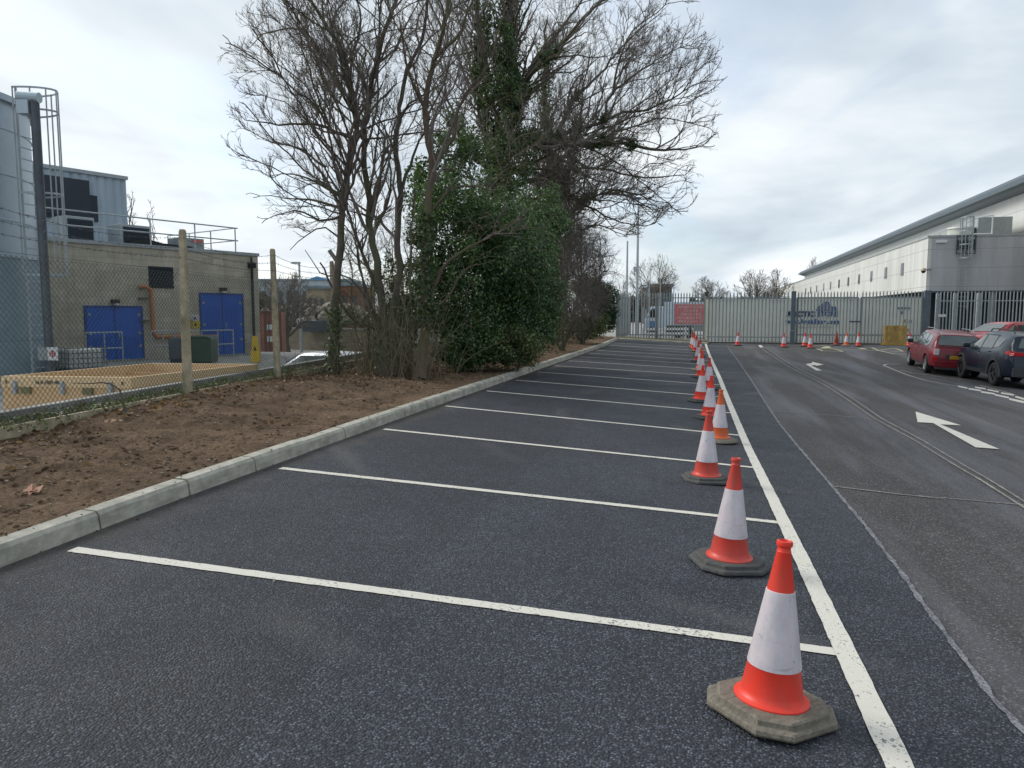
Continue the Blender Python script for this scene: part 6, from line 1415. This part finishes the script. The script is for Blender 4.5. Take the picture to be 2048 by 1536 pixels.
# sprays of leaves standing clear of the evergreen, and a fuller tangle between the left stems
for nm_ in ('evergreen_bush',):
    o_ = bpy.data.objects[nm_]; b_ = np.array(o_.location)
    foliage('outer_sprays', [ell(930, 580, 17.4, 104, 160, 1.5), ell(1010, 510, 18, 116, 172, 1.7), ell(1060, 560, 20, 72, 165, 1.6), ell(905, 420, 18, 80, 95, 1.3)], [3600, 4200, 2600, 1800], .075, M['holly'], o_, b_, 71, k=95, lump=.13)
for u, D, ru, rv, vc, lab, sd_, n in ((735, 16.6, 70, 120, 560, 'pale leafless thicket between the slim dark trunk and the splaying stems', 57, 500), (815, 16.9, 55, 130, 540, 'tangled leafless thicket behind the splaying stems, touching the reddish trunk', 59, 600)):
    b = gb_(u, D); att = sample_ell(ell(u, vc, D, ru, rv, 1.), n, r0)
    t_, P, par, R, bb_ = bare_tree('thicket', lab, [[b]+pp(D, (u, 660), (u+8, vc)), [b]+pp(D, (u-25, 640), (u-30, vc)), [b]+pp(D, (u+22, 640), (u+28, vc))], att, .15, 1.6, .2, .0042, .03, 3, .32, sd_, mats=('bark', 'twig_green'), rt=.0032, cat='thicket', rmaxt=.02, cap=.035)
    if u > 800: leaf_on('ivy', P, R, (P[:, 2] < bb_[2]+2.6), 3200, .065, M['ivy'], t_, bb_, 13, .10)
    else: leaf_on('ivy', P, R, (P[:, 2] < bb_[2]+1.3), 700, .06, M['ivy'], t_, bb_, 13, .08)
# brown thicket between the evergreen and the fence
for u, D, ru, rv, vc, lab, sd_, n in ((1125, 27, 62, 120, 560, 'brown leafless thicket just beyond the tall evergreen bush', 51, 1500), (1165, 33, 60, 105, 555, 'greyish leafless thicket behind the mid green shrub', 53, 1500), (1105, 30, 70, 110, 430, 'leafless brown scrub crown above the thicket, under the oak limbs', 55, 1100)):
    b = gb_(u, D); att = sample_ell(ell(u, vc, D, ru, rv, 1.8), n, r0); bb = pp(D, (u, 660), (u, vc))
    bare_tree('thicket', lab, [[b]+bb, [b]+pp(D, (u-30, 640), (u-40, vc)), [b]+pp(D, (u+25, 640), (u+35, vc))], att, .24, 2.5, .26, .007, .05, 5, .55, sd_, mats=('bark', 'twig'), rt=.006, cat='thicket', rmaxt=.03, cap=.07)
# brushwood and small stems along the bank foot
A_, B_, ra, rb_ = [], [], [], []
for i in range(900):
    s_ = r1.uniform(0, 1); y = 11+s_*27; x = XK-1.1-abs(r1.normal(0, 1.3))-(.6 if y < 16 else 0); x = max(x, fence_x(y)+.1)
    if y < 14 and x > -5.4: continue
    c = np.array([x, y, soil_h(x, y)]); d = r1.normal(0, 1, 3); d[2] = abs(d[2])*.9; L = r1.uniform(.2, .9); n = 4
    for k in range(n): d = d/np.linalg.norm(d); e = c+d*L/n; A_.append(c); B_.append(e); ra.append(.006*(1-k*.2)); rb_.append(.006*(1-(k+1)*.2)); c = e; d = d+r1.normal(0, .3, 3)
V, Fq = prisms(np.array(A_), np.array(B_), np.array(ra), np.array(rb_), 3); tag(npmesh('brushwood', V, Fq, M['bark_red']), 'brown brushwood and dead stems along the foot of the trees', 'brushwood', kind='stuff')
# fallen leaves, stones, clods, weeds
def scatter(n, f, r):
    out_ = []
    while len(out_) < n:
        p = f(r)
        if p is not None: out_.append(p)
    return np.array(out_)
def near_fence(r): y = r.uniform(3.5, 26)**1.; x = fence_x(y)+abs(r.normal(0, .45))+.03; return (x, y, soil_h(x, y)+.012) if x < XK-.2 else None
def anywhere(r): y = r.uniform(2, 30); x = r.uniform(fence_x(y), XK-.15); return (x, y, soil_h(x, y)+.012)
def behind(r): y = r.uniform(3., 26); x = fence_x(y)-r.uniform(.03, .42); return (x, y, .53+r.uniform(0, .04))
def treefoot(r): x, y = r.normal(-6.3, .9), r.uniform(11.5, 30); return (x, y, soil_h(x, y)+.02) if x < XK-.3 and x > fence_x(y) else None
C_ = np.concatenate([scatter(1500, near_fence, r1), scatter(260, anywhere, r1), scatter(1500, behind, r1), scatter(3200, treefoot, r1)]); V, Fq = leaves(C_, np.tile([0, 0, 1.], (len(C_), 1)), .066, r1, .5, .7, .5)
tag(npmesh('fallen_leaves', V, Fq, M['dead'], attr=r1.random(len(C_))), 'brown fallen leaves gathered along the fence foot and under the trees', 'leaves', kind='stuff')
def weeds(r): y = r.uniform(5, 14); x = fence_x(y)-r.uniform(-.08, .45); return (x, y, .52)
C_ = scatter(420, weeds, r1); C_ = np.repeat(C_, 9, 0)+r1.normal(0, .05, (420*9, 3))*np.array([1, 1, .6])+np.array([0, 0, .05]); V, Fq = leaves(C_, np.tile([0, 0, 1.], (len(C_), 1)), .05, r1, .3, .4, 1.)
tag(npmesh('weeds', V, Fq, M['olive'], attr=r1.random(len(C_))), 'straggly green weeds in the strip under the chain link fence', 'weeds', kind='stuff')
def stones(name, C, smin, smax, mat, lab, cat, r, flat=.6):
    n = len(C); ico = np.array([(0, 0, 1), (.89, 0, .45), (.28, .85, .45), (-.72, .53, .45), (-.72, -.53, .45), (.28, -.85, .45), (.72, .53, -.45), (-.28, .85, -.45), (-.89, 0, -.45), (-.28, -.85, -.45), (.72, -.53, -.45), (0, 0, -1)])
    f = np.array([(0, 1, 2), (0, 2, 3), (0, 3, 4), (0, 4, 5), (0, 5, 1), (1, 6, 2), (2, 7, 3), (3, 8, 4), (4, 9, 5), (5, 10, 1), (6, 7, 2), (7, 8, 3), (8, 9, 4), (9, 10, 5), (10, 6, 1), (11, 7, 6), (11, 8, 7), (11, 9, 8), (11, 10, 9), (11, 6, 10)])
    s_ = (smin+(smax-smin)*r.random((n, 1, 1))**3); V = ico[None]*s_*r.uniform(.6, 1.25, (n, 12, 1))*np.array([1, 1, flat])*r.uniform(.7, 1.3, (n, 1, 3))+C[:, None]; Fq = (f[None]+(np.arange(n)*12)[:, None, None]).reshape(-1, 3)
    return tag(npmesh(name, V.reshape(-1, 3), Fq, mat), lab, cat, kind='stuff')
def clodf(r): y = 2+r.random()**1.6*22; x = r.uniform(fence_x(y)+.1, XK-.17); return (x, y, soil_h(x, y)) if nz(x, y, 1.1, 5) > -.12 else None
stones('soil_crumbs', scatter(900, lambda r: (lambda x, y: (x, y, float(H(x, y))+(.142 if x < XK-.02 else .012)))(XK-.125+abs(r.normal(0, .16)), r.uniform(2, 26)), r1), .002, .009, M['soil'], 'crumbs of soil spilt over the kerb onto the tarmac edge', 'soil crumbs', r1, .6)
stones('soil_clods', scatter(4200, clodf, r1), .006, .034, M['soil'], 'loose clods of dark soil on the bank', 'soil clods', r1, .7)
stones('gravel', scatter(2600, lambda r: anywhere(r) if True else None, r1), .004, .016, simple('pale_gravel', (.30, .25, .18), .9, var=.5, scale=40), 'small pale stones in the soil of the bank', 'gravel', r1)
A_, B_, ra, rb_ = [], [], [], []
for i in range(170):
    p = anywhere(r1) if i % 2 else near_fence(r1)
    if p is None: continue
    c = np.array(p)+np.array([0, 0, .008]); a = r1.uniform(0, 6.3); L = r1.uniform(.1, .7); n = 5; q = r1.uniform(.0015, .005)
    for k in range(n): a += r1.normal(0, .25); e = c+np.array([math.cos(a), math.sin(a), 0])*L/n; e[2] = soil_h(e[0], e[1])+.012; A_.append(c); B_.append(e); ra.append(q); rb_.append(q*.9); c = e
V, Fq = prisms(np.array(A_), np.array(B_), np.array(ra), np.array(rb_), 4); tag(npmesh('twigs_on_soil', V, Fq, M['bark_red']), 'broken twigs lying on the soil bank', 'twigs', kind='stuff')
tag(MB().add([], []).build('x', M['soil']) if False else stones('road_grit', scatter(150, lambda r: (lambda x, y: (x, y, float(H(x, y))+.010))(r.uniform(-3.6, 6.), r.uniform(1.5, 14)), r1), .003, .010, M['conc_pale'], 'tiny pale grit and chips lying on the tarmac', 'grit', r1, .5))
# a few single things on the bank
t = thing('dead_branch', 'bent dead branch poking through the fence in front of the tan case', 'branch', tuple(at(252, 826, 8.4)))
bp_ = [np.array(at(*q))-np.array(at(252, 826, 8.4)) for q in ((252, 826, 8.4), (244, 800, 8.4), (240, 780, 8.45), (222, 768, 8.5), (204, 765, 8.5), (180, 767, 8.5), (143, 766, 8.5))]
MB().tube(bp_, [.016, .014, .012, .010, .008, .006, .004], 6).build('stem', M['bark'], t, smooth=True)
lf = gnd(62, 988, lambda x, y: soil_h(x, y) if x < XK else float(H(x, y))); V, Fq = leaves(np.array([[lf.x, lf.y, lf.z+.02], [lf.x+.03, lf.y+.03, lf.z+.025], [lf.x-.03, lf.y+.02, lf.z+.03]]), np.array([[0, -.5, 1.]]*3), .10, r1, .4, .8, .3)
o = npmesh('maple_leaf', V, Fq, simple('orange_brown_leaf', (.30, .13, .075), .7)); tag(o, 'single orange brown leaf lying on the soil near the kerb', 'leaf')

# ------------------------------------------------------------------ bare trees and buildings far off
def far_proto(name, label, u, v0, v1, ru, D, seed, n=420, group=None, base_z=.1, loc=True):
    c = np.array(at(u, v0, D)); b = np.array([c[0], c[1], base_z]); h = at(u, v1, D).z-base_z; a = ru/F*D; E = [(b+np.array([0, 0, h*.60]), a, h*.41, a*.8)]
    tk = [b, b+np.array([0, 0, h*.25]), b+np.array([.02*h, 0, h*.5]), b+np.array([0, 0, h*.85])]
    tree2(name, label, [(tk[:3], h*.030, h*.012)], E, [(9 if n > 150 else 4, .42, 46, 5, .022, .2), (5, .5, 40, 4, .016, .2), (3, .55, 38, 3, .011, .2)], h*.06, seed, auto=(20 if n > 150 else 6, h*.022, .35, 1., .12, .95), kink=.22, group=group)
far_proto('bare_tree', 'rounded reddish leafless tree beyond the fence, right of the tall pole', 1308, 590, 508, 52, 90, 61, 520)
far_proto('bare_tree', 'low leafless tree beyond the white container, left of the widest far tree', 1420, 590, 551, 42, 120, 63, 420)
far_proto('bare_tree', 'widest dark leafless tree on the skyline left of the warehouse', 1512, 592, 536, 46, 105, 65, 480)
far_proto('bare_tree', 'leafless tree touching the warehouse end on the skyline', 1556, 592, 538, 34, 112, 67, 360)
far_proto('bare_tree', 'leafless tree top showing over the far warehouse eave', 1632, 600, 513, 26, 190, 69, 260)
far_proto('bare_tree', 'small leafless tree behind the palisade corner, left of the tall pole', 1248, 600, 560, 30, 70, 71, 300)
far_proto('bare_tree', 'slender leafless tree behind the flat roof, taller of two', 268, 560, 378, 20, 60, 73, 110)
far_proto('bare_tree', 'slender leafless tree behind the flat roof, shorter of two', 308, 560, 402, 14, 62, 75, 80)
far_proto('bare_shrub', 'spreading leafless shrub behind the red container', 575, 690, 540, 62, 46, 77, 420, base_z=-.7)
far_proto('bare_shrub', 'dark leafless shrub right of the street lamp', 660, 690, 590, 60, 60, 79, 380, base_z=-.7)
r2 = np.random.default_rng(91)
C_ = np.stack([r2.uniform(-60, 60, 9000), r2.uniform(-3, 3, 9000), np.abs(r2.normal(0, 1, 9000))*1.6+1.], 1); yt_ = 150.; 
u_ = r2.uniform(1180, 1600, 9000); hh_ = (.75+.25*np.sin(u_*.05)+.15*np.sin(u_*.21)); V0 = np.array([at(u, 600, 150.+r2.uniform(-4, 4)) for u in u_]); V0[:, 2] = r2.random(9000)**.7*5.4*hh_
V, Fq = leaves(V0, r2.normal(0, 1, (9000, 3)), .9, r2, .3, .8, 1.); tag(npmesh('far_woodland', V, Fq, leafmat('far_brown_woodland', (.025, .022, .018), (.05, .045, .036), (.08, .075, .055), .8), attr=r2.random(9000)), 'dark distant woodland edge above the white container', 'woodland', kind='stuff')
u_ = r2.uniform(500, 860, 9000); V0 = np.array([at(u, 600, 135.+r2.uniform(-4, 4)) for u in u_]); V0[:, 2] = -1+r2.random(9000)**.7*(5.2+1.2*np.sin(u_*.04)); V, Fq = leaves(V0, r2.normal(0, 1, (9000, 3)), .8, r2, .3, .8, 1.)
tag(npmesh('far_woodland', V, Fq, bpy.data.materials['far_brown_woodland'], attr=r2.random(9000)), 'dark scrubby hedge beyond the rubble heap on the left', 'woodland', kind='stuff')
def far_block(name, label, u0, u1, v0, v1, D, mat, depth=12, zb_=-1., roof=None, cat='building', wins=0):
    a, b_ = at(u0, v0, D), at(u1, v0, D); t = thing(name, label, cat, (a.x, a.y, zb_), rz=YAW); w_ = (Vector((b_.x, b_.y, 0))-Vector((a.x, a.y, 0))).length; h = a.z-zb_
    MB().b2((0, 0, 0), (w_, depth, h)).build('wall', mat, t)
    if roof == 'gable': MB().prism([(-.4, h), (w_+.4, h), (w_*.5, h+w_*.22)], -.4, depth+.4, 1).build('roof', M['far_blue'], t)
    else: MB().b2((-.3, -.3, h), (w_+.3, depth+.3, h+.5)).build('roof', M['far_grey'], t)
    for i in range(wins): x = w_*(i+.5)/wins; MB().b2((x-w_/wins*.28, -.06, h*.45), (x+w_/wins*.28, -.003, h*.78)).build('window', M['galv_dark'], t)
M['far_grey'] = simple('far_roof_grey', (.20, .26, .31), .7); M['far_blue'] = simple('far_pale_blue', (.14, .34, .55), .6); M['far_wall'] = simple('far_pale_wall', (.36, .40, .42), .8); M['far_buff'] = simple('far_buff_wall', (.42, .33, .22), .8); M['far_white'] = simple('far_white_wall', (.45, .50, .52), .8); M['far_brickr'] = simple('far_red_brick', (.25, .11, .07), .8)
far_block('depot_building', 'long pale blue roofed depot on the left horizon', 470, 700, 562, 600, 175, M['far_wall'], wins=14)
far_block('white_house', 'small white and blue gabled building on the left horizon', 618, 652, 560, 590, 150, M['far_white'], 8, roof='gable', wins=2)
far_block('terrace_house', 'cream building among the scrub left of the lamp foot', 612, 650, 578, 600, 120, M['far_buff'], wins=3)
far_block('brick_house', 'red brick house half hidden behind the slim dark trunk', 662, 716, 572, 600, 125, M['far_brickr'], wins=3)
far_block('grey_shed', 'dark shed behind the trailer, under the rounded tree', 1300, 1344, 574, 600, 120, M['galv_dark'], 8, .1, wins=2)
for u, v, D, lab in ((1277, 397, 58, 'tall grey lighting column behind the palisade corner, its top among the oak twigs'), (1255, 482, 66, 'thinner shorter pole left of the tall lighting column'), (1299, 560, 47, 'short thin white pole left of the trailer'), (1321, 556, 48, 'short thin white pole just above the trailer'), (1348, 566, 49, 'thin white pole behind the red banner')):
    a = at(u, v, D); t = thing('pole', lab, 'pole', (a.x, a.y, .15)); MB().tube([(0, 0, 0), (0, 0, a.z-.15)], [.13 if D > 50 else .03, .07 if D > 50 else .03], 10).build('column', M['galv'], t)
    if v == 397: MB().b2((-.35, -.12, a.z-.2), (.2, .12, a.z-.05)).build('lamp_head', M['galv_dark'], t); MB().b2((-.28, -.1, 4.9), (-.12, .1, 5.3)).build('bracket_box', M['galv'], t)
